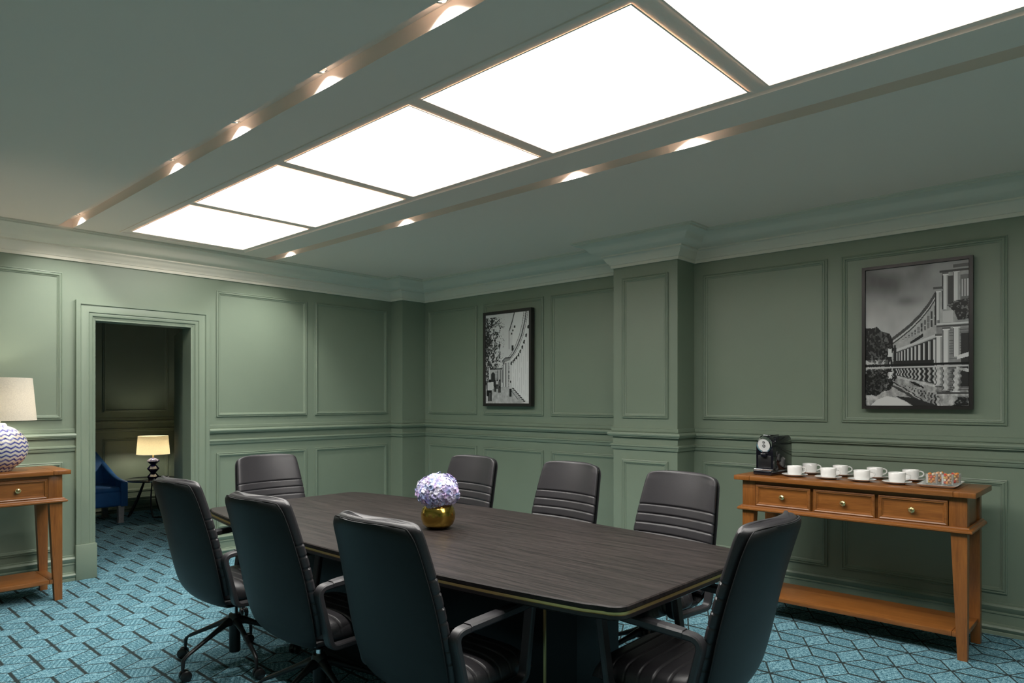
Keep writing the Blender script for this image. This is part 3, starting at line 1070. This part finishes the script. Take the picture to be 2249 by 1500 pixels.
fs_ = MB().loops([[(x, y, z) for x, z in arch(w, 0.03, zt)] for y, w, zt in ((0.02, 0.060, 0.258), (-0.085, 0.062, 0.256), (-0.105, 0.058, 0.250))], cap0=True, cap1=True).obj('front_shell', MT['gloss'], cm, angle=40)
MB().box(-0.046, 0.046, -0.1065, -0.09, 0.045, 0.128, 0.004).obj('recess_panel', MT['black'], fs_)
HM = Matrix.Translation((0, -0.106, 0.197)) @ Matrix.Rotation(math.radians(-80), 4, 'X')
mb = MB().lathe([(0.039, -0.006), (0.043, -0.012), (0.050, -0.010), (0.054, 0.006)], 32)
mb.xform(HM)
mb.obj('chrome_ring', MT['chrome'], fs_, angle=40)
mb = MB().lathe([(0, -0.009), (0.041, -0.009), (0.041, 0.004)], 32)
mb.xform(HM)
dial = mb.obj('dial', MT['dial'], fs_, angle=40)
for zz, rb in ((0.006, 0.0105), (-0.018, 0.0085)):
    mb = MB().lathe([(0, -0.0115), (rb * 0.8, -0.0115), (rb, -0.0105), (rb, -0.006)], 20, 0, zz)
    mb.xform(HM)
    mb.obj('button', MT['gloss'], dial, angle=40)
    mb = MB().lathe([(rb * 0.35, -0.0122), (rb * 0.6, -0.0122)], 16, 0, zz)
    mb.xform(HM)
    mb.obj('button_mark', MT['dial'], dial)
MB().box(-0.020, 0.020, -0.128, -0.10, 0.118, 0.142, 0.006).obj('spout', MT['gloss'], fs_)
MB().box(-0.064, 0.064, -0.138, 0.135, 0.0, 0.034, 0.008, 3).obj('base_tray', MT['gloss'], cm)
MB().box(-0.061, 0.061, -0.134, -0.108, 0.033, 0.040, 0.003).obj('drip_grid', MT['chrome'], cm)
MB().box(-0.022, 0.022, -0.08, 0.05, 0.252, 0.261, 0.004).obj('lever', MT['gloss'], cm)
MB().tube([(-0.022, -0.075, 0.256), (-0.014, -0.092, 0.259), (0.014, -0.092, 0.259), (0.022, -0.075, 0.256)], 0.0035, 8).obj('lever_rim', MT['chrome'], cm)
pts = smooth_path([(4.712, 1.86, 0.925), (4.77, 1.855, 0.917), (4.828, 1.85, 0.90), (4.84, 1.85, 0.78), (4.845, 1.85, 0.62), (4.85, 1.87, 0.535), (4.85, 1.905, 0.565), (4.85, 1.94, 0.598), (4.85, 1.968, 0.55), (4.85, 1.97, 0.40), (4.86, 1.95, 0.20), (4.90, 1.93, 0.03), (4.93, 1.90, 0.006)], 90)
pc = MB().tube(pts, 0.0045, 8).obj('power_cord', MT['rubber'], None, angle=60)
tag(pc, 'thin black power cord looping down behind the console', 'cord')

# ------------------------------------------------------------------ cups and saucers
cup_me = MB().lathe([(0, 0.002), (0.026, 0.002), (0.027, 0.0), (0.034, 0.001), (0.040, 0.006), (0.0435, 0.016), (0.0455, 0.060), (0.044, 0.0615), (0.0425, 0.059), (0.0405, 0.018), (0.036, 0.009), (0, 0.006)], 36).mesh('cup_body', MT['china'], 50)
hp = smooth_path([(0.041, 0, 0.050), (0.052, 0, 0.0535), (0.065, 0, 0.047), (0.068, 0, 0.034), (0.059, 0, 0.024), (0.041, 0, 0.019)], 18)
hd_me = MB().tube(hp, 0.0042, 8, up=(0, 1, 0), flat=0.8).mesh('handle', MT['china'], 60)
sau_me = MB().lathe([(0, 0.0), (0.040, 0.0), (0.044, 0.002), (0.062, 0.009), (0.077, 0.0145), (0.0785, 0.0155), (0.077, 0.0165), (0.060, 0.0115), (0.040, 0.006), (0, 0.006)], 40).mesh('saucer', MT['china'], 50)
posn = ['next to the coffee machine', 'second from the coffee machine', 'third from the coffee machine', 'nearest the tray of sweets']


for row, X_, plist in (('front row', 4.508, [1.704, 1.497, 1.303, 1.112]), ('back row', 4.735, [1.691, 1.497, 1.293, 1.093])):
    for i, p in enumerate(plist):
        s = tag(place('saucer', sau_me, None, (X_, p, CZ)), 'white saucer in the %s on the console, %s' % (row, posn[i]), 'saucer', 'saucers on the console')
        c = thing('coffee_cup', 'white coffee cup in the %s on the console, %s' % (row, posn[i]), 'cup', (X_, p, CZ + 0.0065), math.radians(-68 + random.uniform(-6, 6)), 'coffee cups on the console')
        place('cup_body', cup_me, c)
        place('handle', hd_me, c)

# ------------------------------------------------------------------ tray with glasses of sweets
tcx, tcy = 4.595, 0.905
TRZ = math.radians(3)
tr = thing('serving_tray', 'white rectangular tray holding four glasses of sweets', 'tray', (tcx, tcy, CZ), TRZ)


def sq(h, z):
    r = 0.012
    pts = []
    g = h + 0.068
    for cx_, cy_, a0 in ((g - r, h - r, 0), (-g + r, h - r, PI / 2), (-g + r, -h + r, PI), (g - r, -h + r, 3 * PI / 2)):
        for k in range(5):
            a = a0 + PI / 2 * k / 4
            pts.append((cx_ + r * math.cos(a), cy_ + r * math.sin(a), z))
    return pts


MB().loops([sq(0.066, 0), sq(0.072, 0.001), sq(0.095, 0.015), sq(0.097, 0.017), sq(0.095, 0.018), sq(0.073, 0.006), sq(0.066, 0.005)], cap0=True, cap1=True).obj('tray_dish', MT['china'], tr, angle=50)
gl_me = MB().lathe([(0, 0.0), (0.028, 0.0), (0.0295, 0.002), (0.0315, 0.060), (0.0307, 0.061), (0.0301, 0.060), (0.0283, 0.007), (0, 0.007)], 28).mesh('glass', MT['glass'], 50)


def sweet_mesh(m_):
    bm = bmesh.new()
    bmesh.ops.create_icosphere(bm, subdivisions=1, radius=0.0096)
    for v in bm.verts:
        v.co *= random.uniform(0.85, 1.15)
        v.co.z *= 0.8
    return MB().bm(bm).mesh('sweet', m_, 60)


sw_me = [sweet_mesh(m_) for m_ in SWEETS]
gpos = [(-0.042, -0.030, 'left'), (0.036, -0.036, 'right'), (-0.016, 0.062, 'back left'), (0.060, 0.056, 'back right')]
ca, sa = math.cos(TRZ - PI / 2), math.sin(TRZ - PI / 2)
for gx, gy, gn in gpos:
    # tray seen from the room: local +x to the right, -y towards the room
    wx, wy = tcx + gx * ca - gy * sa, tcy + gx * sa + gy * ca
    nm = {'left': 'front left', 'right': 'front right'}.get(gn, gn)
    tag(place('glass', gl_me, None, (wx, wy, CZ + 0.0065)), 'small clear glass of sweets, %s one on the white tray' % nm, 'glass', 'glasses on the tray')
    k = 0
    for lay in range(4):
        for q in range(4):
            a = q * PI / 2 + lay * 0.75
            rad = 0.0138
            ci = random.choice([0, 0, 1, 2, 3, 3, 4])
            o = place('sweet', sw_me[ci], None, (wx + rad * math.cos(a), wy + rad * math.sin(a), CZ + 0.0065 + 0.0160 + lay * 0.0142))
            o.rotation_euler = (random.uniform(0, 3), random.uniform(0, 3), random.uniform(0, 3))
            tag(o, '%s sugared sweet in the %s glass on the tray' % (SWEET_NAMES[ci], nm), 'sweet', '%s sweets in the %s glass' % (SWEET_NAMES[ci], nm))


# ------------------------------------------------------------------ framed photographs: flat prints inked per cell
class Canvas:
    def __init__(self, w, h, bg=0.6):
        self.w, self.h = w, h
        self.a = np.full((h, w), bg, float)
        yy, xx = np.mgrid[0:h, 0:w]
        self.x = (xx + 0.5) / w
        self.y = (yy + 0.5) / h
        self.rs = np.random.RandomState(3)

    def noise(self, sc, seed=0):
        rs = np.random.RandomState(seed)
        out = np.zeros_like(self.a)
        amp = 1.0
        tot = 0
        for o in range(4):
            n = int(sc * 2 ** o) + 2
            g = rs.rand(n + 1, n + 1)
            fx = self.x * (n - 1)
            fy = self.y * (n - 1)
            ix, iy = fx.astype(int), fy.astype(int)
            tx, ty = fx - ix, fy - iy
            tx = tx * tx * (3 - 2 * tx)
            ty = ty * ty * (3 - 2 * ty)
            v = (g[iy, ix] * (1 - tx) + g[iy, ix + 1] * tx) * (1 - ty) + (g[iy + 1, ix] * (1 - tx) + g[iy + 1, ix + 1] * tx) * ty
            out += v * amp
            tot += amp
            amp *= 0.55
        return out / tot

    def poly(self, pts, v, mask=None):
        inside = np.zeros(self.a.shape, bool)
        n = len(pts)
        for i in range(n):
            x0, y0 = pts[i]
            x1, y1 = pts[(i + 1) % n]
            if y0 == y1:
                continue
            c = ((y0 > self.y) != (y1 > self.y)) & (self.x < (x1 - x0) * (self.y - y0) / (y1 - y0) + x0)
            inside ^= c
        if mask is not None:
            inside &= mask
        if np.isscalar(v):
            self.a[inside] = v
        else:
            self.a[inside] = v[inside]
        return inside

    def rect(self, x0, x1, y0, y1, v):
        m = (self.x >= x0) & (self.x < x1) & (self.y >= y0) & (self.y < y1)
        if np.isscalar(v):
            self.a[m] = v
        else:
            self.a[m] = v[m]

    def line(self, pts, wd, v):
        for (x0, y0), (x1, y1) in zip(pts, pts[1:]):
            dx, dy = x1 - x0, y1 - y0
            asp = self.h / self.w
            L = dx * dx + (dy * asp) ** 2 + 1e-9
            t = np.clip(((self.x - x0) * dx + (self.y - y0) * dy * asp * asp) / L, 0, 1)
            d = np.sqrt((self.x - x0 - t * dx) ** 2 + ((self.y - y0 - t * dy) * asp) ** 2)
            self.a[d < wd] = v


def big_photo():
    c = Canvas(168, 262)
    n = c.noise(3, 5)
    n2 = c.noise(26, 8)
    n3 = c.noise(60, 9)
    sky = 0.40 + 0.32 * np.clip(c.y / 0.5, 0, 1) + 0.35 * (n - 0.5)
    dark = np.exp(-(((c.x - 0.18) / 0.22) ** 2 + ((c.y - 0.12) / 0.10) ** 2)) * 0.30 + np.exp(-(((c.x - 0.42) / 0.14) ** 2 + ((c.y - 0.25) / 0.035) ** 2)) * 0.18
    c.a[:] = np.clip(sky - dark, 0.15, 0.9)
    roof = [(0.27, 0.52), (0.36, 0.475), (0.46, 0.42), (0.56, 0.35), (0.64, 0.28), (0.71, 0.20)]
    # main curved block
    c.poly(roof + [(0.76, 0.20), (0.76, 0.70), (0.27, 0.70)], 0.62 + 0.25 * (n2 - 0.5))
    c.line(roof, 0.016, 0.18)
    c.line([(x, y + 0.022) for x, y in roof], 0.006, 0.75)
    c.line([(x, y + 0.034) for x, y in roof], 0.006, 0.12)
    top = lambda x: float(np.interp(x, [p[0] for p in roof], [p[1] for p in roof]))
    ent = lambda x: 0.605 - max(0, x - 0.30) * 0.26
    for k in range(15):                       # upper storey windows
        x = 0.29 + 0.028 * k * (1 + 0.006 * k)
        w = 0.010 + 0.0006 * k
        ya = top(x) + 0.055 + 0.001 * k
        yb = ent(x) - 0.05 - 0.0015 * k
        if yb > ya:
            c.rect(x, x + w, ya, yb, 0.16)
            c.rect(x, x + w, (ya + yb) / 2, (ya + yb) / 2 + 0.006, 0.7)
            c.rect(x + w * 0.45, x + w * 0.6, ya, yb, 0.5)
    c.poly([(0.45, 0.545), (0.58, 0.485), (0.58, 0.51), (0.45, 0.565)], 0.08)
    xs_ = [0.30, 0.72]
    c.poly([(0.30, 0.615), (0.73, 0.515), (0.73, 0.70), (0.30, 0.70)], 0.10)   # shaded colonnade
    c.line([(0.29, 0.607), (0.73, 0.497)], 0.012, 0.78)
    c.line([(0.29, 0.622), (0.73, 0.517)], 0.005, 0.25)
    x = 0.315
    wcol = 0.011
    while x < 0.72:
        c.rect(x, x + wcol, 0.622 - (x - 0.30) * 0.235, 0.70, 0.80)
        c.rect(x + wcol * 0.7, x + wcol, 0.622 - (x - 0.30) * 0.235, 0.70, 0.5)
        x += wcol * 2.15
        wcol *= 1.09
    # corner pavilion
    c.rect(0.70, 1.0, 0.445, 0.70, 0.45 + 0.2 * (n2 - 0.5))
    c.rect(0.76, 1.0, 0.06, 0.46, 0.55 + 0.3 * (n2 - 0.5))
    for k in range(12):
        c.rect(0.82, 1.0, 0.475 + k * 0.018, 0.478 + k * 0.018, 0.22)
    c.rect(0.93, 1.0, 0.50, 0.70, 0.12)
    c.rect(0.925, 1.0, 0.10, 0.27, 0.30)
    for k in range(3):
        c.rect(0.935 + k * 0.025, 0.948 + k * 0.025, 0.13, 0.25, 0.75)
    c.rect(0.80, 0.86, 0.10, 0.30, 0.16)
    for x0, x1, y0, y1 in ((0.700, 0.738, 0.20, 0.40), (0.765, 0.808, 0.085, 0.33), (0.865, 0.912, 0.07, 0.28), (0.702, 0.748, 0.51, 0.70), (0.768, 0.822, 0.465, 0.70), (0.865, 0.918, 0.455, 0.66)):
        c.rect(x0 - 0.008, x0, y0, y1, 0.08)
        c.rect(x0, x1, y0, y1, 0.84)
        c.rect(x0 + (x1 - x0) * 0.72, x1, y0, y1, 0.55)
        c.rect(x0 - 0.01, x1 + 0.01, y0 - 0.012, y0, 0.25)
        c.rect(x0 - 0.006, x1 + 0.006, y0, y0 + 0.008, 0.9)
    c.rect(0.735, 1.0, 0.058, 0.072, 0.15)
    c.rect(0.745, 1.0, 0.040, 0.056, 0.5)
    c.rect(0.86, 1.0, 0.022, 0.044, 0.22)
    c.rect(0.675, 0.765, 0.168, 0.185, 0.18)
    c.rect(0.685, 0.760, 0.186, 0.198, 0.55)
    c.rect(0.70, 1.0, 0.425, 0.437, 0.82)
    c.rect(0.70, 1.0, 0.438, 0.450, 0.2)
    c.rect(0.76, 0.86, 0.34, 0.42, 0.72)
    bush = (n3 + 0.5 * n2) > 0.70
    c.poly([(0.80, 0.30), (0.86, 0.275), (1.0, 0.265), (1.0, 0.405), (0.90, 0.41), (0.87, 0.35)], 0.09 + 0.25 * (n3 > 0.62))
    c.poly([(0.89, 0.655), (1.0, 0.63), (1.0, 0.66), (0.89, 0.68)], 0.85)
    # trees
    c.poly([(0, 0.425), (0.06, 0.43), (0.12, 0.42), (0.16, 0.455), (0.20, 0.465), (0.245, 0.475), (0.28, 0.52), (0.285, 0.60), (0.25, 0.66), (0.0, 0.69)], 0.06 + 0.30 * (n3 > 0.55) * n2)
    # walk and two walkers
    c.rect(0, 1, 0.665, 0.70, np.where((c.x < 0.3), 0.25 + 0.5 * (n3 > 0.55), c.a))
    c.rect(0.30, 0.68, 0.675, 0.70, 0.09)
    c.rect(0, 1, 0.70, 0.716, 0.05)
    c.poly([(0.235, 0.585), (0.265, 0.585), (0.275, 0.645), (0.228, 0.645)], 0.86)
    c.rect(0.243, 0.259, 0.568, 0.586, 0.12)
    c.poly([(0.235, 0.645), (0.268, 0.645), (0.275, 0.70), (0.258, 0.70), (0.252, 0.665), (0.243, 0.70), (0.230, 0.70)], 0.08)
    c.poly([(0.288, 0.58), (0.315, 0.58), (0.315, 0.70), (0.285, 0.70)], 0.10)
    c.rect(0.294, 0.310, 0.562, 0.582, 0.08)
    c.rect(0.53, 0.555, 0.368, 0.374, 0.1)
    # reflection in the pool
    hz = 0.716
    rows = np.arange(c.h)
    for r in range(int(hz * c.h), c.h):
        yy = (r + 0.5) / c.h
        src = hz - (yy - hz) * 1.30 - 0.018
        sr = max(0, min(c.h - 1, int(src * c.h)))
        sh = int(round(1.2 * math.sin(yy * 160)))
        c.a[r] = np.roll(c.a[sr], sh) * 0.86
    ref = c.y > hz
    sp = (c.noise(34, 21) - 0.5) * 0.55
    c.a[ref] = np.clip(c.a[ref] + sp[ref] * (c.a[ref] > 0.2), 0.03, 0.9)
    c.rect(0, 1, hz, hz + 0.012, 0.72)
    c.poly([(0.12, 0.955), (0.22, 0.93), (0.33, 0.945), (0.42, 0.975), (0.46, 1.0), (0.05, 1.0)], 0.80)
    c.poly([(0.30, 0.93), (0.5, 0.945), (0.72, 1.0), (0.48, 1.0), (0.40, 0.965)], 0.10)
    return c


def small_photo():
    c = Canvas(140, 286, 0.82)
    n2 = c.noise(26, 4)
    n3 = c.noise(75, 6)
    c.a[:] = 0.80 + 0.06 * (n2 - 0.5)
    arc = [(0.94, -0.02), (0.90, 0.12), (0.83, 0.26), (0.74, 0.37), (0.65, 0.45), (0.56, 0.505)]
    # building field on the right is paper-white
    c.poly([(0.66, 0), (1, 0), (1, 0.98), (0.93, 0.97), (0.60, 0.82), (0.60, 0.52)], 0.88)
    for dx, w, v in ((0, 0.010, 0.15), (-0.05, 0.006, 0.3), (0.035, 0.006, 0.35), (-0.02, 0.004, 0.5)):
        c.line([(x + dx, y) for x, y in arc], w, v)
    c.line([(0.67, 0.0), (0.63, 0.08), (0.56, 0.19)], 0.010, 0.1)
    c.line([(0.55, 0.19), (0.55, 0.40)], 0.004, 0.35)
    for x, y in ((0.66, 0.145), (0.62, 0.185), (0.595, 0.22)):
        c.rect(x, x + 0.03, y, y + 0.022, 0.1)
    c.rect(0.61, 0.65, 0.36, 0.42, 0.08)
    for x, y in ((0.975, 0.16), (0.93, 0.25), (0.885, 0.32), (0.845, 0.375), (0.80, 0.42), (0.765, 0.455), (0.72, 0.485), (0.68, 0.505), (0.645, 0.525), (0.60, 0.545)):
        c.poly([(x - 0.015, y), (x + 0.022, y - 0.012), (x + 0.012, y + 0.035), (x - 0.02, y + 0.025)], 0.08)
    for k in range(9):
        x = 0.60 + k * 0.045
        c.line([(x, 0.56 - k * 0.03), (x + 0.01, 0.83 + k * 0.012)], 0.003, 0.72)
    # near pavilion columns
    c.poly([(0.39, 0.53), (0.46, 0.495), (0.58, 0.495), (0.58, 0.52), (0.40, 0.55)], 0.45)
    c.line([(0.39, 0.53), (0.46, 0.495), (0.58, 0.495)], 0.008, 0.1)
    for x in (0.43, 0.495):
        c.rect(x - 0.022, x - 0.008, 0.55, 0.83, 0.12)
        c.rect(x - 0.008, x + 0.045, 0.55, 0.84, 0.80)
        c.rect(x + 0.030, x + 0.045, 0.55, 0.84, 0.5)
    c.rect(0.535, 0.56, 0.55, 0.83, 0.15 + 0.5 * (n3 > 0.5))
    # far pavilion with arch
    c.rect(0.10, 0.40, 0.62, 0.76, 0.66)
    c.rect(0.10, 0.40, 0.605, 0.622, 0.25)
    for k in range(8):
        c.rect(0.22, 0.30, 0.64 + k * 0.015, 0.644 + k * 0.015, 0.3)
    arch = ((c.x - 0.175) / 0.045) ** 2 + ((c.y - 0.68) / 0.03) ** 2 < 1
    c.a[arch] = 0.10
    c.rect(0.13, 0.22, 0.68, 0.76, 0.10)
    for x in (0.28, 0.345, 0.385):
        c.rect(x, x + 0.012, 0.63, 0.77, 0.12)
    # trees
    tm = (n3 * 0.6 + n2 * 0.4)
    dens = np.clip(1.15 - c.x / 0.40, 0, 1) * ((c.y > 0.03) & (c.y < 0.62))
    dens = dens * np.where((c.y > 0.15) & (c.y < 0.22), 0.75, 1.0)
    m = (tm < 0.36 + 0.22 * dens) & (dens > 0.05)
    c.a[m] = 0.10
    c.rect(0.0, 0.08, 0.60, 0.80, np.where(n3 > 0.5, 0.1, 0.6))
    c.line([(0.02, 0.20), (0.14, 0.135), (0.34, 0.055)], 0.008, 0.12)
    c.line([(0.10, 0.15), (0.25, 0.13), (0.38, 0.09)], 0.005, 0.15)
    # pavement
    c.poly([(0, 0.86), (0.40, 0.815), (0.58, 0.82), (0.90, 1.0), (0, 1.0)], 0.62 + 0.35 * (n2 - 0.5))
    c.line([(0.60, 0.86), (0.75, 0.955)], 0.008, 0.3)
    for k in range(8):
        x, y = 0.62 + k * 0.035, 0.825 + k * 0.02
        c.poly([(x, y), (x + 0.05, y + 0.008), (x + 0.04, y + 0.022), (x - 0.01, y + 0.012)], 0.12)

    def person(x, y0, y1, w, shirt):
        h = y1 - y0
        c.rect(x - w * 0.25, x + w * 0.25, y0, y0 + h * 0.13, 0.06)
        c.rect(x - w * 0.5, x + w * 0.5, y0 + h * 0.13, y0 + h * 0.50, shirt)
        c.rect(x - w * 0.38, x + w * 0.38, y0 + h * 0.50, y1, 0.06)
        c.rect(x - w * 0.04, x + w * 0.04, y0 + h * 0.62, y1, 0.45)
    person(0.22, 0.735, 0.87, 0.07, 0.1)
    person(0.33, 0.735, 0.88, 0.07, 0.25)
    person(0.27, 0.735, 0.84, 0.06, 0.7)
    person(0.05, 0.75, 0.92, 0.07, 0.12)
    person(0.10, 0.73, 0.975, 0.11, 0.78)
    person(0.585, 0.75, 0.925, 0.065, 0.75)
    return c


def picture(label, canv, y0, y1, z0, z1, fw, depth):
    """hangs on the right wall; y1 is the left side as seen from the room"""
    t = thing('framed_photograph', label, 'picture', (XR - 0.017, (y0 + y1) / 2, z0), 0)
    hw_ = (y1 - y0) / 2
    hh = z1 - z0
    path = [(-hw_, 0), (-hw_, hh), (hw_, hh), (hw_, 0)]
    pf = [(0, 0), (0, depth), (fw * 0.9, depth), (fw, depth - 0.003), (fw, depth - 0.010), (fw, 0.0)]
    rg = sweep_rings(path, pf, True)
    MB().loops([[(-h, a, b) for a, b, h in r] for r in rg], closed=False, wrap=True).obj('frame', MT['frame'], t, angle=25)
    MB().box(0, 0.015, -hw_ + 0.03, hw_ - 0.03, 0.03, hh - 0.03).obj('hanging_batten', MT['frame'], t)
    w, h = canv.w, canv.h
    a, b = hw_ - fw, -hw_ + fw
    vs, fs = [], []
    xd = -(depth - 0.010)
    for j in range(h + 1):
        z = (hh - fw) - (hh - 2 * fw) * j / h
        for i in range(w + 1):
            vs.append((xd, a + (b - a) * i / w, z))
    for j in range(h):
        for i in range(w):
            o = j * (w + 1) + i
            fs.append((o, o + w + 1, o + w + 2, o + 1))
    me = bpy.data.meshes.new('print')
    me.from_pydata(vs, [], fs)
    ca_ = me.color_attributes.new('ink', 'FLOAT_COLOR', 'CORNER')
    g = np.clip(canv.a, 0, 1).reshape(-1) ** 1.5 * 0.95
    colr = np.ones((len(fs), 4, 4), dtype=np.float32)
    colr[:, :, 0:3] = g[:, None, None]
    ca_.data.foreach_set('color', colr.reshape(-1))
    me.materials.append(MT['ink'])
    place('print', me, t)
    return t


picture('large black framed monochrome photograph of a curved colonnade reflected in water', big_photo(), 0.812, 1.436, 1.340, 2.275, 0.022, 0.036)
picture('smaller black framed monochrome photograph of people walking beside a white colonnade', small_photo(), 4.350, 4.995, 1.335, 2.278, 0.030, 0.046)

# ------------------------------------------------------------------ zigzag table lamp
lx, ly = 1.100, 5.835
t = thing('table_lamp', 'round blue and white zigzag ceramic lamp with a linen shade', 'lamp', (lx, ly, CZ), 0)
pr = [(0, 0.0), (0.075, 0.0), (0.080, 0.004)]
for k in range(1, 24):
    a = -PI / 2 + 0.48 + (PI - 0.80) * k / 23
    pr.append((0.176 * math.cos(a), 0.158 + 0.160 * math.sin(a)))
pr += [(0.048, 0.325), (0.040, 0.330), (0, 0.330)]
MB().lathe(pr, 64).obj('base', MT['zig'], t, angle=60)
MB().lathe([(0, 0.328), (0.018, 0.328), (0.018, 0.352), (0.008, 0.356), (0.008, 0.40), (0, 0.40)], 16).obj('neck', MT['steel'], t)
MB().lathe([(0.222, 0.350), (0.2235, 0.350), (0.1985, 0.642), (0.197, 0.642), (0.2205, 0.352)], 64).obj('shade', MT['linen'], t, angle=50)
bl = MB().lathe([(0, 0.40), (0.014, 0.40), (0.026, 0.44), (0.03, 0.465), (0.022, 0.49), (0, 0.50)], 16).obj('bulb', MT['bulb'], t)

# ------------------------------------------------------------------ side room furniture
# armchair facing -Y
ac = thing('armchair', 'blue velvet armchair with pale legs beyond the doorway', 'armchair', (2.505, 8.93, 0), 0)
MB().box(-0.30, 0.30, -0.30, 0.28, 0.19, 0.36, 0.025, 3).obj('seat_base', MT['velvet'], ac, angle=60)
MB().box(-0.27, 0.27, -0.295, 0.22, 0.345, 0.41, 0.03, 3).obj('seat_cushion', MT['velvet'], ac, angle=60)
for s in (-1, 1):
    rings = []
    for y, zt, ins in ((-0.315, 0.465, 0), (-0.30, 0.475, 0), (-0.15, 0.482, 0), (0.0, 0.505, 0), (0.12, 0.545, 0.006), (0.20, 0.595, 0.022), (0.26, 0.655, 0.052), (0.30, 0.72, 0.090), (0.34, 0.80, 0.14)):
        x0, x1 = s * (0.265 - ins), s * (0.335 - ins)
        zb = 0.19
        rings.append([(x0, y, zb), (x1, y, zb), (x1, y, zt - 0.012), (x1 - s * 0.012, y, zt), (x0 + s * 0.012, y, zt), (x0, y, zt - 0.012)])
    MB().loops(rings, cap0=True, cap1=True).obj('arm', MT['velvet'], ac, angle=50)
rings = []
for z, y0_, y1_, w in ((0.19, 0.22, 0.32, 0.32), (0.45, 0.21, 0.33, 0.33), (0.56, 0.23, 0.345, 0.285), (0.66, 0.25, 0.36, 0.235), (0.80, 0.28, 0.375, 0.165), (0.88, 0.305, 0.38, 0.12), (0.90, 0.32, 0.37, 0.10)):
    rings.append([(-w, y0_ + 0.01, z), (-w * 0.96, y0_, z), (w * 0.96, y0_, z), (w, y0_ + 0.01, z), (w, y1_, z), (-w, y1_, z)])
MB().loops(rings, cap0=True, cap1=True).obj('back', MT['velvet'], ac, angle=50)
for sx_ in (-1, 1):
    for yy in (-0.265, 0.27):
        x = sx_ * 0.275
        MB().loops([[(x + a * h, yy + b * h, z) for a, b in ((-1, -1), (1, -1), (1, 1), (-1, 1))] for z, h in ((0.0, 0.030), (0.03, 0.027), (0.16, 0.030), (0.195, 0.034))], cap0=True, cap1=True).obj('leg', MT['limed'], ac, angle=40)

st = thing('side_table', 'round black side table with looped wire legs beside the blue armchair', 'side table', (3.215, 8.93, 0), 0)
MB().lathe([(0, 0.425), (0.285, 0.425), (0.295, 0.430), (0.295, 0.442), (0.288, 0.446), (0.280, 0.440), (0, 0.440)], 48).obj('table_top', MT['gloss'], st, angle=40)
for k in range(3):
    a = 2 * PI * k / 3 + 0.55
    d = Vector((math.cos(a), math.sin(a), 0))
    sd = Vector((-math.sin(a), math.cos(a), 0))
    pts = smooth_path([d * 0.08 + sd * 0.03 + Vector((0, 0, 0.425)), d * 0.16 + sd * 0.075 + Vector((0, 0, 0.20)), d * 0.235 + sd * 0.085 + Vector((0, 0, 0.03)), d * 0.25 + sd * 0.04 + Vector((0, 0, 0.010)), d * 0.25 - sd * 0.04 + Vector((0, 0, 0.010)), d * 0.235 - sd * 0.085 + Vector((0, 0, 0.03)), d * 0.16 - sd * 0.075 + Vector((0, 0, 0.20)), d * 0.08 - sd * 0.03 + Vector((0, 0, 0.425))], 48)
    MB().tube(pts, 0.009, 8).obj('leg', MT['black'], st, angle=60)

lt = thing('small_table_lamp', 'lit navy faceted lamp with a cream drum shade on the side table', 'lamp', (3.235, 8.95, 0.4405), 0)
zz = [(0.0, 0.0), (0.055, 0.0), (0.070, 0.03), (0.030, 0.075), (0.072, 0.125), (0.030, 0.175), (0.074, 0.215), (0.060, 0.235), (0.012, 0.255), (0.0, 0.256)]
MB().lathe(zz, 10).obj('base', MT['navy'], lt, angle=15)
MB().lathe([(0, 0.256), (0.010, 0.256), (0.010, 0.30), (0, 0.30)], 12).obj('neck', MT['brass'], lt)
MB().lathe([(0.182, 0.300), (0.1835, 0.300), (0.166, 0.520), (0.1645, 0.520), (0.1805, 0.302)], 48).obj('shade', MT['linen_warm'], lt, angle=50)
MB().lathe([(0, 0.30), (0.014, 0.30), (0.028, 0.35), (0.022, 0.38), (0, 0.39)], 14).obj('bulb', MT['bulb'], lt)
pts = smooth_path([(0.06, 0.0, 0.006), (0.13, -0.05, 0.005), (0.17, 0.02, 0.005), (0.20, 0.05, 0.005), (0.215, 0.09, 0.005)], 20)
MB().tube(pts, 0.004, 6).obj('lamp_cord', MT['dial'], lt)
